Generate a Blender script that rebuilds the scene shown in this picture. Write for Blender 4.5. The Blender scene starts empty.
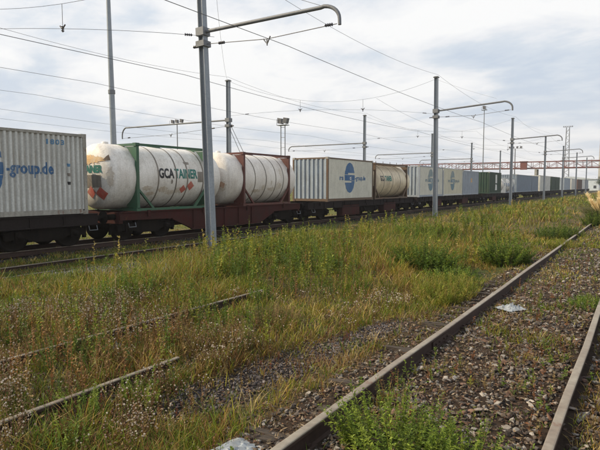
import bpy, bmesh, math, random
import numpy as np
from mathutils import Vector, Matrix
random.seed(7); rng = np.random.default_rng(11)
SC = bpy.context.scene; COL = SC.collection; R_ = math.radians

# ------------------------------------------------------------------ camera, sky, sun, exposure
CAM_H = 1.85; YAW = 33.1; PITCH = 4.24
cd = bpy.data.cameras.new('camera'); cam = bpy.data.objects.new('camera', cd); COL.objects.link(cam)
cd.sensor_width = 36; cd.lens = 36*526/600; cd.clip_start = .05; cd.clip_end = 9000
cam.location = (0, 0, CAM_H); cam.rotation_euler = (R_(90-PITCH), 0, R_(YAW)); SC.camera = cam

HAZE = .0005
SKYX, SKYY = 12.4, 2.9
SUN_EL = 36; SUN_AZ_VEC = (-.86, -.51)              # where the sun stands: camera left
w = bpy.data.worlds.new('World'); SC.world = w; w.use_nodes = True
nt = w.node_tree; nt.nodes.clear(); N = nt.nodes.new; L = nt.links.new
out = N('ShaderNodeOutputWorld'); bg = N('ShaderNodeBackground'); L(bg.outputs[0], out.inputs[0])
bg.inputs['Strength'].default_value = .10
sky = N('ShaderNodeTexSky'); sky.sky_type = 'NISHITA'; sky.sun_disc = False
sky.sun_elevation = R_(SUN_EL); sky.sun_rotation = math.atan2(SUN_AZ_VEC[0], SUN_AZ_VEC[1])
tc = N('ShaderNodeTexCoord'); sx = N('ShaderNodeSeparateXYZ'); L(tc.outputs['Generated'], sx.inputs[0])
def mth(op, a, b=None, clamp=False):
    n = N('ShaderNodeMath'); n.operation = op; n.use_clamp = clamp
    for i, v in enumerate((a, b)):
        if v is None: continue
        if isinstance(v, (int, float)): n.inputs[i].default_value = v
        else: L(v, n.inputs[i])
    return n.outputs[0]
zz = mth('MAXIMUM', mth('ADD', sx.outputs[2], .16), .05)
cx_, cy_ = mth('DIVIDE', sx.outputs[0], zz), mth('DIVIDE', sx.outputs[1], zz)
cb = N('ShaderNodeCombineXYZ'); L(cx_, cb.inputs[0]); L(cy_, cb.inputs[1])
def cloud(scale, detail, rough, off, rot=0, st=(1, 1, 1), dist=0.):
    m = N('ShaderNodeMapping'); m.inputs['Location'].default_value = off; m.inputs['Rotation'].default_value = (0, 0, R_(rot)); m.inputs['Scale'].default_value = st
    L(cb.outputs[0], m.inputs[0]); n = N('ShaderNodeTexNoise'); n.inputs['Scale'].default_value = scale
    n.inputs['Detail'].default_value = detail; n.inputs['Roughness'].default_value = rough; n.inputs['Distortion'].default_value = dist
    L(m.outputs[0], n.inputs[0]); return n.outputs[0]
def ramp(src, stops):
    r = N('ShaderNodeValToRGB'); e = r.color_ramp.elements
    while len(e) < len(stops): e.new(.5)
    for i, (p, c) in enumerate(stops): e[i].position = p; e[i].color = (*c, 1)
    L(src, r.inputs[0]); return r.outputs[0]
def mix(fac, a, b):
    m = N('ShaderNodeMix'); m.data_type = 'RGBA'
    for k, v in ((0, fac), (6, a), (7, b)):
        if isinstance(v, (int, float)): m.inputs[k].default_value = v
        elif isinstance(v, tuple): m.inputs[k].default_value = (*v, 1)
        else: L(v, m.inputs[k])
    return m.outputs[2]
n1 = cloud(.85, 9, .50, (SKYX, SKYY, 0), 33, (.8, 1.0, 1), .35)
n2 = cloud(2.6, 8, .6, (7.3, 2.2, 0), 33, (.8, 1.0, 1), .3)
sheet = ramp(mth('ADD', mth('MULTIPLY', n1, .68), mth('MULTIPLY', n2, .32)),
             [(.42, (5.9, 6.9, 8.2)), (.475, (7.4, 8.1, 8.9)), (.515, (9.2, 9.4, 9.7)), (.57, (10.6, 10.6, 10.5))])
skyc = mix(.93, sky.outputs[0], sheet)                # thin broken cloud sheet over the clear sky
low = mth('POWER', mth('SUBTRACT', 1., mth('MAXIMUM', sx.outputs[2], 0.), True), 7., True)
skyc = mix(mth('MULTIPLY', low, .55), skyc, (9.0, 8.8, 8.75))
L(skyc, bg.inputs['Color'])
sd = bpy.data.lights.new('sun', 'SUN'); sd.energy = 5.0; sd.angle = R_(.6); sd.color = (1., .84, .58)
sun = bpy.data.objects.new('sun', sd); COL.objects.link(sun)
v = Vector((*SUN_AZ_VEC, 0)).normalized()*math.cos(R_(SUN_EL)); v.z = math.sin(R_(SUN_EL))
sun.rotation_euler = v.to_track_quat('Z', 'Y').to_euler()
SC.view_settings.view_transform = 'Standard'; SC.view_settings.look = 'None'
SC.view_settings.exposure = 0; SC.view_settings.gamma = 1; SC.view_settings.use_curve_mapping = False

# ------------------------------------------------------------------ helpers
def tag(o, label=None, cat=None, group=None, kind=None):
    for k, x in (('label', label), ('category', cat), ('group', group), ('kind', kind)):
        if x: o[k] = x
    return o
def thing(name, label, cat, loc=(0, 0, 0), rz=0, group=None, kind=None):
    o = bpy.data.objects.new(name, None); COL.objects.link(o); o.location = loc; o.rotation_euler.z = rz
    o.empty_display_size = .2
    return tag(o, label, cat, group, kind)
def copy_tree(o, parent=None):
    c = o.copy(); COL.objects.link(c); c.parent = parent
    for ch in [k for k in bpy.data.objects if k.parent == o]: copy_tree(ch, c)
    return c
class MB:
    def __init__(s): s.v = []; s.f = []; s.sm = []
    def add(s, vs, fs, smooth=False):
        b = len(s.v); s.v += [tuple(p) for p in vs]; s.f += [tuple(i+b for i in f) for f in fs]; s.sm += [smooth]*len(fs); return s
    def box(s, x0, x1, y0, y1, z0, z1):
        return s.add([(x0,y0,z0),(x1,y0,z0),(x1,y1,z0),(x0,y1,z0),(x0,y0,z1),(x1,y0,z1),(x1,y1,z1),(x0,y1,z1)],
                     [(0,3,2,1),(4,5,6,7),(0,1,5,4),(1,2,6,5),(2,3,7,6),(3,0,4,7)])
    def prism(s, poly, a0, a1, axis='x'):            # poly: list of (u, v); axis x: (y, z); axis y: (x, z)
        n = len(poly)
        P = (lambda a, u, v: (a, u, v)) if axis == 'x' else ((lambda a, u, v: (u, a, v)) if axis == 'y' else (lambda a, u, v: (u, v, a)))
        vs = [P(a0, *p) for p in poly]+[P(a1, *p) for p in poly]
        return s.add(vs, [tuple(range(n)), tuple(range(2*n-1, n-1, -1))]+[(i, i+n, (i+1) % n+n, (i+1) % n) for i in range(n)])
    def tube(s, pts, r, n=8, r1=None, cap=True):
        pts = [Vector(p) for p in pts]; m = len(pts); vs = []; fs = []
        for i, p in enumerate(pts):
            d = (pts[min(i+1, m-1)]-pts[max(i-1, 0)]).normalized()
            a = d.orthogonal().normalized() if i == 0 else (prev-d*prev.dot(d)).normalized()
            prev = a; b = d.cross(a); rr = r if r1 is None else r+(r1-r)*i/(m-1)
            vs += [p+(a*math.cos(2*math.pi*k/n)+b*math.sin(2*math.pi*k/n))*rr for k in range(n)]
        for i in range(m-1):
            for k in range(n): fs.append((i*n+k, i*n+(k+1) % n, (i+1)*n+(k+1) % n, (i+1)*n+k))
        s.add(vs, fs, n > 5)
        if cap: s.add(vs[:n], [tuple(range(n-1, -1, -1))]); s.add(vs[-n:], [tuple(range(n))])
        return s
    def lathe(s, prof, c=(0, 0, 0), axis='y', n=32, smooth=True):   # prof: list of (t along axis, r)
        vs = []; fs = []
        for t, r in prof:
            for k in range(n):
                u, q = r*math.cos(2*math.pi*k/n), r*math.sin(2*math.pi*k/n)
                p = {'y': (u, t, q), 'x': (t, u, q), 'z': (u, q, t)}[axis]
                vs.append((p[0]+c[0], p[1]+c[1], p[2]+c[2]))
        for i in range(len(prof)-1):
            for k in range(n): fs.append((i*n+k, (i+1)*n+k, (i+1)*n+(k+1) % n, i*n+(k+1) % n))
        fs.append(tuple(range(n))); fs.append(tuple(range(len(vs)-1, len(vs)-n-1, -1)))
        return s.add(vs, fs, smooth)
    def build(s, name, mat, parent=None, fix=True):
        me = bpy.data.meshes.new(name); me.from_pydata(s.v, [], s.f); me.polygons.foreach_set('use_smooth', s.sm)
        if fix:
            bm = bmesh.new(); bm.from_mesh(me); bmesh.ops.recalc_face_normals(bm, faces=bm.faces); bm.to_mesh(me); bm.free()
        me.materials.append(mat); me.update()
        o = bpy.data.objects.new(name, me); COL.objects.link(o); o.parent = parent; return o

def newmat(name):
    m = bpy.data.materials.new(name); m.use_nodes = True; t = m.node_tree; return m, t, t.nodes['Principled BSDF']
def tn(t, typ, **kw):
    n = t.nodes.new(typ)
    for k, x in kw.items():
        if k in n.inputs: n.inputs[k].default_value = x
        else: setattr(n, k, x)
    return n
def tmix(t, fac, a, b, blend='MIX'):
    m = t.nodes.new('ShaderNodeMix'); m.data_type = 'RGBA'; m.blend_type = blend; m.clamp_factor = True
    for k, x in ((0, fac), (6, a), (7, b)):
        if isinstance(x, (int, float)): m.inputs[k].default_value = x
        elif isinstance(x, tuple): m.inputs[k].default_value = (*x, 1)
        else: t.links.new(x, m.inputs[k])
    return m.outputs[2]
def tramp(t, src, a, b, lo=0., hi=1.):
    m = tn(t, 'ShaderNodeMapRange'); m.clamp = True
    m.inputs[1].default_value = a; m.inputs[2].default_value = b; m.inputs[3].default_value = lo; m.inputs[4].default_value = hi
    t.links.new(src, m.inputs[0]); return m.outputs[0]
def tnoise(t, scale, st=(1, 1, 1), detail=5, rough=.6, off=0.):
    c = tn(t, 'ShaderNodeTexCoord'); m = tn(t, 'ShaderNodeMapping'); m.inputs['Scale'].default_value = st; m.inputs['Location'].default_value = (off, off*.7, off*1.3)
    t.links.new(c.outputs['Object'], m.inputs[0]); n = tn(t, 'ShaderNodeTexNoise'); n.inputs['Scale'].default_value = scale
    n.inputs['Detail'].default_value = detail; n.inputs['Roughness'].default_value = rough; t.links.new(m.outputs[0], n.inputs[0]); return n.outputs[0]
def paint(name, col, dirt=(.10, .085, .065), damt=.5, rust=.25, rough=.55, metal=0., streak=1., off=0., spec=.4, rustcol=(.16, .055, .022)):
    """weathered paint: soft dirt, vertical streaks and rust blooms"""
    m, t, b = newmat(name)
    d1 = tramp(t, tnoise(t, 1.3, (1, 1, 1), 7, .62, off), .38, .72, 0, damt)
    d2 = tramp(t, tnoise(t, 5.5, (1.6, 1.6, .13), 5, .6, off+4), .45, .75, 0, damt*.9*streak)
    r1 = tramp(t, tnoise(t, 3.1, (1, 1, .55), 9, .72, off+9), .70-.16*rust, .76-.12*rust, 0, min(1, rust*2.2))
    c = tmix(t, d1, col, dirt); c = tmix(t, d2, c, dirt); c = tmix(t, r1, c, rustcol)
    v = tramp(t, tnoise(t, 22, (1, 1, 1), 3, .5, off), .3, .7, .88, 1.1)
    hs = tn(t, 'ShaderNodeHueSaturation'); t.links.new(c, hs.inputs['Color']); t.links.new(v, hs.inputs['Value'])
    t.links.new(hs.outputs[0], b.inputs['Base Color'])
    b.inputs['Roughness'].default_value = rough; b.inputs['Metallic'].default_value = metal; b.inputs['Specular IOR Level'].default_value = spec
    bp = tn(t, 'ShaderNodeBump'); bp.inputs['Strength'].default_value = .25; bp.inputs['Distance'].default_value = .01
    t.links.new(tnoise(t, 14, (1, 1, 1), 6, .7, off+2), bp.inputs['Height']); t.links.new(bp.outputs[0], b.inputs['Normal'])
    return m
def plain(name, col, rough=.7, metal=0.):
    m, t, b = newmat(name); v = tramp(t, tnoise(t, 6), .3, .7, .82, 1.15)
    hs = tn(t, 'ShaderNodeHueSaturation'); hs.inputs['Color'].default_value = (*col, 1); t.links.new(v, hs.inputs['Value'])
    t.links.new(hs.outputs[0], b.inputs['Base Color']); b.inputs['Roughness'].default_value = rough; b.inputs['Metallic'].default_value = metal; return m
def vcol(name, rough=.8, transl=0., sheen=1.0, bump=0., fine=None, spec=.25):
    m, t, b = newmat(name); a = tn(t, 'ShaderNodeVertexColor'); a.layer_name = 'Col'; c = a.outputs[0]
    if fine:
        vv = tramp(t, tnoise(t, fine, (1, 1, 1), 8, .75), .28, .74, .45, 1.5)
        hs = tn(t, 'ShaderNodeHueSaturation'); t.links.new(c, hs.inputs['Color']); t.links.new(vv, hs.inputs['Value']); c = hs.outputs[0]
    t.links.new(c, b.inputs['Base Color']); b.inputs['Roughness'].default_value = rough; b.inputs['Specular IOR Level'].default_value = spec
    if bump:
        bp = tn(t, 'ShaderNodeBump'); bp.inputs['Strength'].default_value = bump; bp.inputs['Distance'].default_value = .04
        t.links.new(tnoise(t, 16, (1, 1, 1), 10, .8), bp.inputs['Height']); t.links.new(bp.outputs[0], b.inputs['Normal'])
    if transl:
        tr = tn(t, 'ShaderNodeBsdfTranslucent'); t.links.new(c, tr.inputs[0]); mx = tn(t, 'ShaderNodeMixShader'); mx.inputs[0].default_value = transl
        t.links.new(b.outputs[0], mx.inputs[1]); t.links.new(tr.outputs[0], mx.inputs[2]); t.links.new(mx.outputs[0], t.nodes['Material Output'].inputs[0])
    return m
M = {
 'cwhite': paint('white_container_paint', (.62, .62, .59), damt=.3, rust=.2, rough=.4, off=1, streak=.6),
 'cblue': paint('pale_blue_container_paint', (.35, .41, .48), damt=.28, rust=.12, off=3),
 'ccream': paint('cream_container_paint', (.66, .64, .55), damt=.2, rust=.14, off=5),
 'ccream2': paint('pale_cream_container_paint', (.64, .60, .46), damt=.2, rust=.10, off=8),
 'cgrey': paint('grey_container_paint', (.33, .37, .43), damt=.25, rust=.2, off=11),
 'cgreyb': paint('blue_grey_container_paint', (.21, .26, .33), damt=.25, rust=.15, off=13),
 'cgreen': paint('green_container_paint', (.014, .05, .032), damt=.25, rust=.15, off=15),
 'cbrown': paint('brown_container_paint', (.12, .06, .045), damt=.3, rust=.3, off=17),
 'groove': paint('shaded_container_groove', (.48, .47, .44), dirt=(.24, .20, .15), damt=.4, rust=.22, off=2), 'grooveb': paint('shaded_blue_groove', (.22, .26, .31), damt=.4, rust=.15, off=4),
 'rustframe': paint('rusty_frame_paint', (.38, .36, .32), damt=.5, rust=.8, off=19),
 'tank': paint('white_tank_paint', (.82, .78, .73), dirt=(.30, .23, .16), damt=.36, rust=.14, rough=.55, off=21, rustcol=(.22, .12, .07)),
 'tank2': paint('stained_tank_paint', (.84, .79, .73), dirt=(.32, .24, .17), damt=.34, rust=.12, rough=.55, off=27, rustcol=(.2, .1, .05)),
 'tank3': paint('cream_tank_paint', (.78, .67, .48), dirt=(.20, .13, .08), damt=.45, rust=.18, rough=.5, off=33),
 'fgreen': paint('green_frame_paint', (.035, .115, .065), damt=.35, rust=.2, off=23),
 'fred': paint('dark_red_frame_paint', (.10, .022, .018), damt=.35, rust=.3, off=25),
 'fbrown': paint('brown_frame_paint', (.13, .08, .05), damt=.4, rust=.6, off=29),
 'wagred': paint('oxide_wagon_paint', (.060, .017, .015), dirt=(.035, .026, .022), damt=.6, rust=.3, rough=.85, off=31, spec=.15),
 'wagdark': paint('dark_wagon_paint', (.026, .02, .02), dirt=(.02, .017, .014), damt=.5, rust=.3, rough=.9, off=35, spec=.1),
 'bogie': paint('grimy_bogie_steel', (.013, .011, .010), dirt=(.022, .017, .013), damt=.5, rust=.2, rough=.95, off=37, spec=.08),
 'wheel': paint('wheel_steel', (.02, .017, .015), dirt=(.03, .022, .016), damt=.4, rust=.3, rough=.9, off=39, spec=.1),
 'tread': plain('polished_steel', (.35, .34, .33), .35, .9),
 'galv': paint('galvanised_steel', (.30, .33, .37), dirt=(.20, .22, .25), damt=.5, rust=.02, rough=.5, metal=.25, off=41),
 'galvd': paint('dull_galvanised_steel', (.19, .20, .22), dirt=(.13, .13, .14), damt=.5, rust=.05, rough=.6, metal=.2, off=43),
 'wire': plain('weathered_wire', (.16, .16, .17), .6, .3),
 'insul': plain('brown_insulator_glaze', (.05, .04, .045), .25),
 'rail': paint('rusty_rail_steel', (.06, .034, .026), dirt=(.03, .02, .015), damt=.5, rust=.4, rough=.8, off=45),
 'railtop': paint('worn_rail_head', (.29, .255, .205), dirt=(.15, .10, .07), damt=.7, rust=.35, rough=.5, metal=.15, off=47),
 'bred': paint('red_bridge_paint', (.17, .048, .038), damt=.3, rust=.2, off=49),
 'bldg': paint('pale_shed_cladding', (.62, .68, .74), damt=.2, rust=.0, off=51),
 'bldg2': paint('white_render', (.66, .65, .62), damt=.2, rust=.0, off=53),
 'roof': paint('grey_shed_roof', (.52, .57, .62), damt=.3, rust=.05, off=55),
 'roofr': plain('terracotta_roof', (.25, .10, .06), .85),
 'glass': plain('dark_window_glass', (.03, .035, .04), .15),
 'conc': paint('weathered_concrete', (.36, .35, .33), damt=.4, rust=.0, rough=.9, off=57),
 'black': plain('black_lettering', (.015, .015, .018), .5), 'teal': plain('teal_lettering', (.01, .16, .13), .5),
 'blue': paint('blue_lettering', (.03, .12, .28), dirt=(.30, .33, .36), damt=.3, rust=0., off=59), 'rustmark': paint('faded_brown_emblem', (.34, .15, .07), dirt=(.7, .6, .5), damt=.6, rust=.2, off=75), 'fblue': paint('sun_faded_blue_lettering', (.10, .20, .27), dirt=(.42, .42, .36), damt=.6, rust=0., off=73), 'lblue': plain('pale_blue_lettering', (.09, .22, .38), .5),
 'white': plain('white_marking', (.7, .7, .68), .5), 'hazred': paint('faded_red_placard', (.48, .05, .03), dirt=(.5, .35, .28), damt=.4, rust=.1, off=61),
 'orange': paint('faded_orange_marking', (.62, .33, .08), dirt=(.6, .55, .45), damt=.7, rust=.0, off=63), 'plate': paint('grey_data_plate', (.16, .14, .12), dirt=(.35, .3, .25), damt=.6, rust=.2, off=65),
 'stain': paint('brown_spill_stain', (.48, .39, .30), dirt=(.74, .69, .62), damt=1.0, rust=.25, off=67),
 'lamp': plain('floodlight_housing', (.10, .10, .11), .5), 'lens': plain('floodlight_glass', (.35, .37, .4), .2),
 'wood': None, 'plastic': paint('dirty_plastic_film', (.30, .33, .36), dirt=(.14, .12, .09), damt=.7, rust=.0, rough=.4, off=71),
}
def woodmat():
    m, t, b = newmat('rotten_sleeper_wood')
    f = tnoise(t, 9, (.35, 5, 3), 8, .7); c = tmix(t, tramp(t, f, .36, .66), (.014, .011, .009), (.105, .078, .058))
    c = tmix(t, tramp(t, tnoise(t, 2.2, (1, 1, 1), 6, .6, 3), .5, .7, 0, .7), c, (.075, .036, .022))
    t.links.new(c, b.inputs['Base Color']); b.inputs['Roughness'].default_value = .9
    bp = tn(t, 'ShaderNodeBump'); bp.inputs['Strength'].default_value = .9; bp.inputs['Distance'].default_value = .02
    t.links.new(f, bp.inputs['Height']); t.links.new(bp.outputs[0], b.inputs['Normal']); return m
M['wood'] = woodmat()

# ------------------------------------------------------------------ terrain
def vnoise(x, y, s, seed=0):
    x = np.asarray(x, float)/s; y = np.asarray(y, float)/s
    xi = np.floor(x).astype(np.int64); yi = np.floor(y).astype(np.int64); fx = x-xi; fy = y-yi
    fx = fx*fx*(3-2*fx); fy = fy*fy*(3-2*fy)
    def h(a, b):
        n = (a*374761393+b*668265263+seed*1442695041) & 0xffffffff
        n = ((n ^ (n >> 13))*1274126177) & 0xffffffff
        return ((n ^ (n >> 16)) & 0xffff)/65535.
    return (h(xi, yi)*(1-fx)+h(xi+1, yi)*fx)*(1-fy)+(h(xi, yi+1)*(1-fx)+h(xi+1, yi+1)*fx)*fy
def fbm(x, y, s, seed=0, o=4):
    t = 0; a = .5; q = 0
    for i in range(o): t = t+a*vnoise(x, y, s/2**i, seed+i*17); q += a; a *= .5
    return t/q
def sm(a, b, x): t = np.clip((np.asarray(x, float)-a)/(b-a), 0, 1); return t*t*(3-2*t)
def ground_z(x, y):
    x = np.asarray(x, float); y = np.asarray(y, float)
    z = np.interp(x, [-400, -30, -18.3, -14.6, -12.0, -11.2, -9.5, -6, -5.5, -3.8, -3.2, -2.7, -2.45, -1.95, -1.85, 0.1, .8, 3, 400],
                     [-.5, -.4, -.33, -.33, -.31, -.14, -.06, .03, 0., -.02, -.08, -.06, -.035, .0, .025, .035, .0, -.03, -.3])
    near = np.exp(-((x/60)**2+(y/140)**2))
    z = z+.035*np.exp(-((x+1.19)/.55)**2)
    return z+near*((fbm(x, y, 1.6, 3)-.5)*.09*sm(-2.3, -2.9, x)+(fbm(x, y, .35, 5)-.5)*.03)
def axis(lo, hi, step, far, g=1.16):
    a = list(np.arange(lo, hi, step)); s = step
    while a[-1] < far: s *= g; a.append(a[-1]+s)
    s = step; b = [lo]
    while b[-1] > -far: s *= g; b.append(b[-1]-s)
    return np.array(b[:0:-1]+a)
gx, gy = axis(-13, 2.2, .09, 4500), axis(0, 16, .10, 4500)
X, Y = np.meshgrid(gx, gy); Z = ground_z(X, Y); nx, ny = len(gx), len(gy)
def pathmask(x, y):       # bare dark gravel strip between the first and the second track
    w = np.exp(-((x+3.18-.12*(y-3.5))/.30)**4)*sm(2.7, 3.3, y)*(1-sm(6.3, 7.4, y)); return w*sm(.05, .22, fbm(x, y, .5, 9))
def gravmask(x, y):       # grey ballast patch before the train
    return np.exp(-((x+10.2)/.9)**2)*sm(6, 8, y)*(1-sm(12.5, 14, y))
def trackmask(x): return sm(-2.55, -2.40, x)*(1-sm(.15, .5, x))
def mixc(a, b, w): w = np.asarray(w)[..., None]; return a*(1-w)+np.array(b)*w
C = np.broadcast_to(np.array([.11, .085, .045]), X.shape+(3,)).copy()
C = mixc(C, (.075, .085, .030), sm(.42, .62, fbm(X, Y, 2.5, 21)))
C = mixc(C, (.16, .115, .055), sm(.5, .68, fbm(X, Y, 1.7, 31)))
C = mixc(C, (.050, .040, .036), np.clip(pathmask(X, Y)*1.4, 0, 1)); C = mixc(C, (.15, .14, .14), gravmask(X, Y)*.9)
C = mixc(C, (.06, .042, .031), trackmask(X)*(1-.55*sm(9, 20, Y)))
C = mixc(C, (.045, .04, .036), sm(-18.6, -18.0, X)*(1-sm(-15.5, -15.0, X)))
C = mixc(C, (.12, .125, .04), 1-sm(-20, -18.8, X))
V = np.stack([X, Y, Z], -1).reshape(-1, 3)
idx = np.arange(nx*ny).reshape(ny, nx); Fq = np.stack([idx[:-1, :-1], idx[:-1, 1:], idx[1:, 1:], idx[1:, :-1]], -1).reshape(-1, 4)
def npmesh(name, V, F, col, mat, smooth=False, parent=None):
    me = bpy.data.meshes.new(name); nv, (nf, k) = len(V), F.shape
    me.vertices.add(nv); me.vertices.foreach_set('co', np.ascontiguousarray(V, dtype=np.float32).ravel())
    me.loops.add(nf*k); me.loops.foreach_set('vertex_index', np.ascontiguousarray(F, dtype=np.int32).ravel())
    me.polygons.add(nf); me.polygons.foreach_set('loop_start', np.arange(0, nf*k, k, dtype=np.int32))
    me.polygons.foreach_set('use_smooth', np.full(nf, bool(smooth)))
    me.update(calc_edges=True)
    if col is not None:
        a = me.color_attributes.new('Col', 'FLOAT_COLOR', 'POINT'); a.data.foreach_set('color', np.concatenate([col, np.ones((nv, 1))], 1).astype(np.float32).ravel())
    me.materials.append(mat); o = bpy.data.objects.new(name, me); COL.objects.link(o); o.parent = parent; return o
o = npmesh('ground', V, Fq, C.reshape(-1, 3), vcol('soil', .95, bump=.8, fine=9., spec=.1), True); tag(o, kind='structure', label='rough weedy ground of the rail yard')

# ------------------------------------------------------------------ rails and sleepers
def rail(x, top, y0, y1, label, h=.16, ws=1., group='rails of the yard tracks'):
    t = thing('rail', label, 'rail', (x, y0, top-h), group=group)
    n = max(2, int((y1-y0)/1.5)); ys = np.linspace(0, y1-y0, n)
    def sweep(poly, name, mat):
        m = MB(); k = len(poly); vs = []; fs = []
        for y in ys:
            wob = .006*math.sin(y*.9+x)+.004*math.sin(y*2.3)
            vs += [(u*ws+wob, y, q) for u, q in poly]
        for i in range(n-1):
            for j in range(k): fs.append((i*k+j, i*k+(j+1) % k, (i+1)*k+(j+1) % k, (i+1)*k+j))
        fs += [tuple(range(k)), tuple(range(len(vs)-1, len(vs)-k-1, -1))]
        m.add(vs, fs); return m.build(name, mat, t)
    sweep([(-.062, 0), (.062, 0), (.062, .012), (.012, .026), (.009, h-.042), (.034, h-.032), (.034, h-.011), (-.034, h-.011), (-.034, h-.032), (-.009, h-.042), (-.012, .026), (-.062, .012)], 'rail_body', M['rail'])
    sweep([(-.0335, h-.0108), (.0335, h-.0108), (.032, h-.003), (.024, h), (-.024, h), (-.032, h-.003)], 'rail_head', M['railtop'])
    return t
LR = rail(-1.92, .16, -3, 150, 'long rusty rail with worn grey head, crossing the foreground on the left of the rubble')
for jy in (5.9, 17.9):
    m = MB(); m.box(.0095, .028, jy+2.72, jy+3.28, .035, .115); m.box(-.028, -.0095, jy+2.72, jy+3.28, .035, .115)
    for q in (-.2, -.08, .08, .2): m.tube([(-.045, jy+3+q, .075), (.048, jy+3+q, .075)], .013, 6)
    m.build('joint_bar', M['rail'], LR)
rail(-.45, .16, -3, 60, 'rusty rail at the right edge of the rubble, at bottom right')
rail(-3.95, .10, -2, 3.75, 'thin rail half buried in weeds, at bottom left', ws=.72)
rail(-5.32, .11, 1.0, 7.0, 'thin rail sunk in the weeds, second from the bottom left', ws=.72)
rail(-11.95, -.20, -4, 10.5, 'rail in front of the train nearest to the masts')
rail(-13.40, -.20, -4, 22, 'rail in front of the train, between the mast row and the train track')
rail(-15.78, -.12, -40, 300, 'near rail under the train wheels'); rail(-17.22, -.12, -40, 300, 'far rail under the train wheels')
def sleeper_mesh(seed):
    r = random.Random(seed); m = MB(); n = 12
    # a rotten timber: two or three split beams with broken ends
    for k in range(3):
        y0 = -.13+k*.09; y1 = y0+.082+r.uniform(-.025, .004); vs = []
        xl = -1.28+r.uniform(0, .30); xr = 1.28-r.uniform(0, .12)
        for i in range(n+1):
            x = xl+(xr-xl)*i/n; e = 1 if 0 < i < n else .75
            zt = (-.005+r.uniform(-.03, .006))-(1-e)*.05-(k != 1)*r.uniform(0, .035); j = r.uniform(-.008, .008)
            vs += [(x, y0+j, -.13), (x, y1+j, -.13), (x, y1+j-.006, zt), (x, y0+j+.006, zt+r.uniform(-.012, .004))]
        fs = [(i*4+a, i*4+(a+1) % 4, (i+1)*4+(a+1) % 4, (i+1)*4+a) for i in range(n) for a in range(4)]+[(0, 1, 2, 3), (n*4+3, n*4+2, n*4+1, n*4)]
        m.add(vs, fs)
    return m
protos = [sleeper_mesh(s) for s in range(4)]; sl = []
for i in range(56):
    y = -.6+i*.61+random.uniform(-.04, .04)
    if i < 4:
        t = thing('railway_sleeper', 'dark rotten timber sleeper lying under the long foreground rail', 'sleeper', (-1.19, y, 0), group='timber sleepers of the foreground track')
        protos[i].build('timber', M['wood'], t)
        for rx in (-.73, .74):
            p = MB(); p.box(rx-.11, rx+.11, -.07, .07, -.012, .002).box(rx+.064, rx+.084, -.02, .02, .002, .025).box(rx-.084, rx-.064, -.02, .02, .002, .025)
            p.build('rail_plate', M['rail'], t)
        sl.append(t)
    else:
        t = copy_tree(sl[i % 4])
    t.location = (-1.19+random.uniform(-.05, .05), y, random.uniform(.012, .042)); t.rotation_euler.z = random.uniform(-.03, .03)+(math.pi if i % 3 == 0 else 0)

# ------------------------------------------------------------------ wagons
RT = -.12                                            # train rail top
XS, XC = -15.28, -16.50                              # near side plane and centre line
def make_bogie():                                    # local: origin on rail top, centre
    b = MB(); wh = []
    for s in (-1, 1):
        X = s*1.0
        b.prism([(-1.32, .36), (-1.32, .58), (-1.02, .66), (-.55, .62), (-.38, .80), (.38, .80), (.55, .62), (1.02, .66), (1.32, .58), (1.32, .36), (.75, .40), (.42, .27), (-.42, .27), (-.75, .40)], X-.05, X+.05)
        for q in (-.9, .9): b.box(X-.12, X+.13, q-.14, q+.14, .32, .60); b.lathe([(X-.16, .10), (X+.17, .10)], (0, q, .46), 'x', 12)
        for q in (-.16, 0, .16): b.tube([(X, q, .32), (X, q, .7)], .055, 8)
        for q in (-1.45, -.42, .42, 1.45): b.box(X-.22*s-.05, X-.22*s+.05, q-.05, q+.05, .25, .62)
    b.box(-1.05, 1.05, -.22, .22, .55, .80)
    ws = []
    for q in (-.9, .9):
        m = MB()
        for s in (-1, 1):
            f = s*.715
            m.lathe([(f-.07*s, .30), (f-.07*s, .49), (f-.045*s, .495), (f-.04*s, .465), (f+.065*s, .458), (f+.065*s, .40), (f+.03*s, .38), (f+.02*s, .14), (f+.07*s, .12), (f+.09*s, .10)], (0, q, .46), 'x', 28)
        m.tube([(-.8, q, .46), (.8, q, .46)], .08, 10); ws.append(m)
    return b, ws
_b, _ws = make_bogie(); _bm = None
def bogie(parent, y):
    global _bm
    if _bm is None:
        a = _b.build('bogie', M['bogie'], parent); _bm = [a.data]; a.location = (0, y, 0)
        for m in _ws: c = m.build('wheelset', M['wheel'], a); _bm.append(c.data)
    else:
        a = bpy.data.objects.new('bogie', _bm[0]); COL.objects.link(a); a.parent = parent; a.location = (0, y, 0)
        for d in _bm[1:]: c = bpy.data.objects.new('wheelset', d); COL.objects.link(c); c.parent = a
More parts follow.
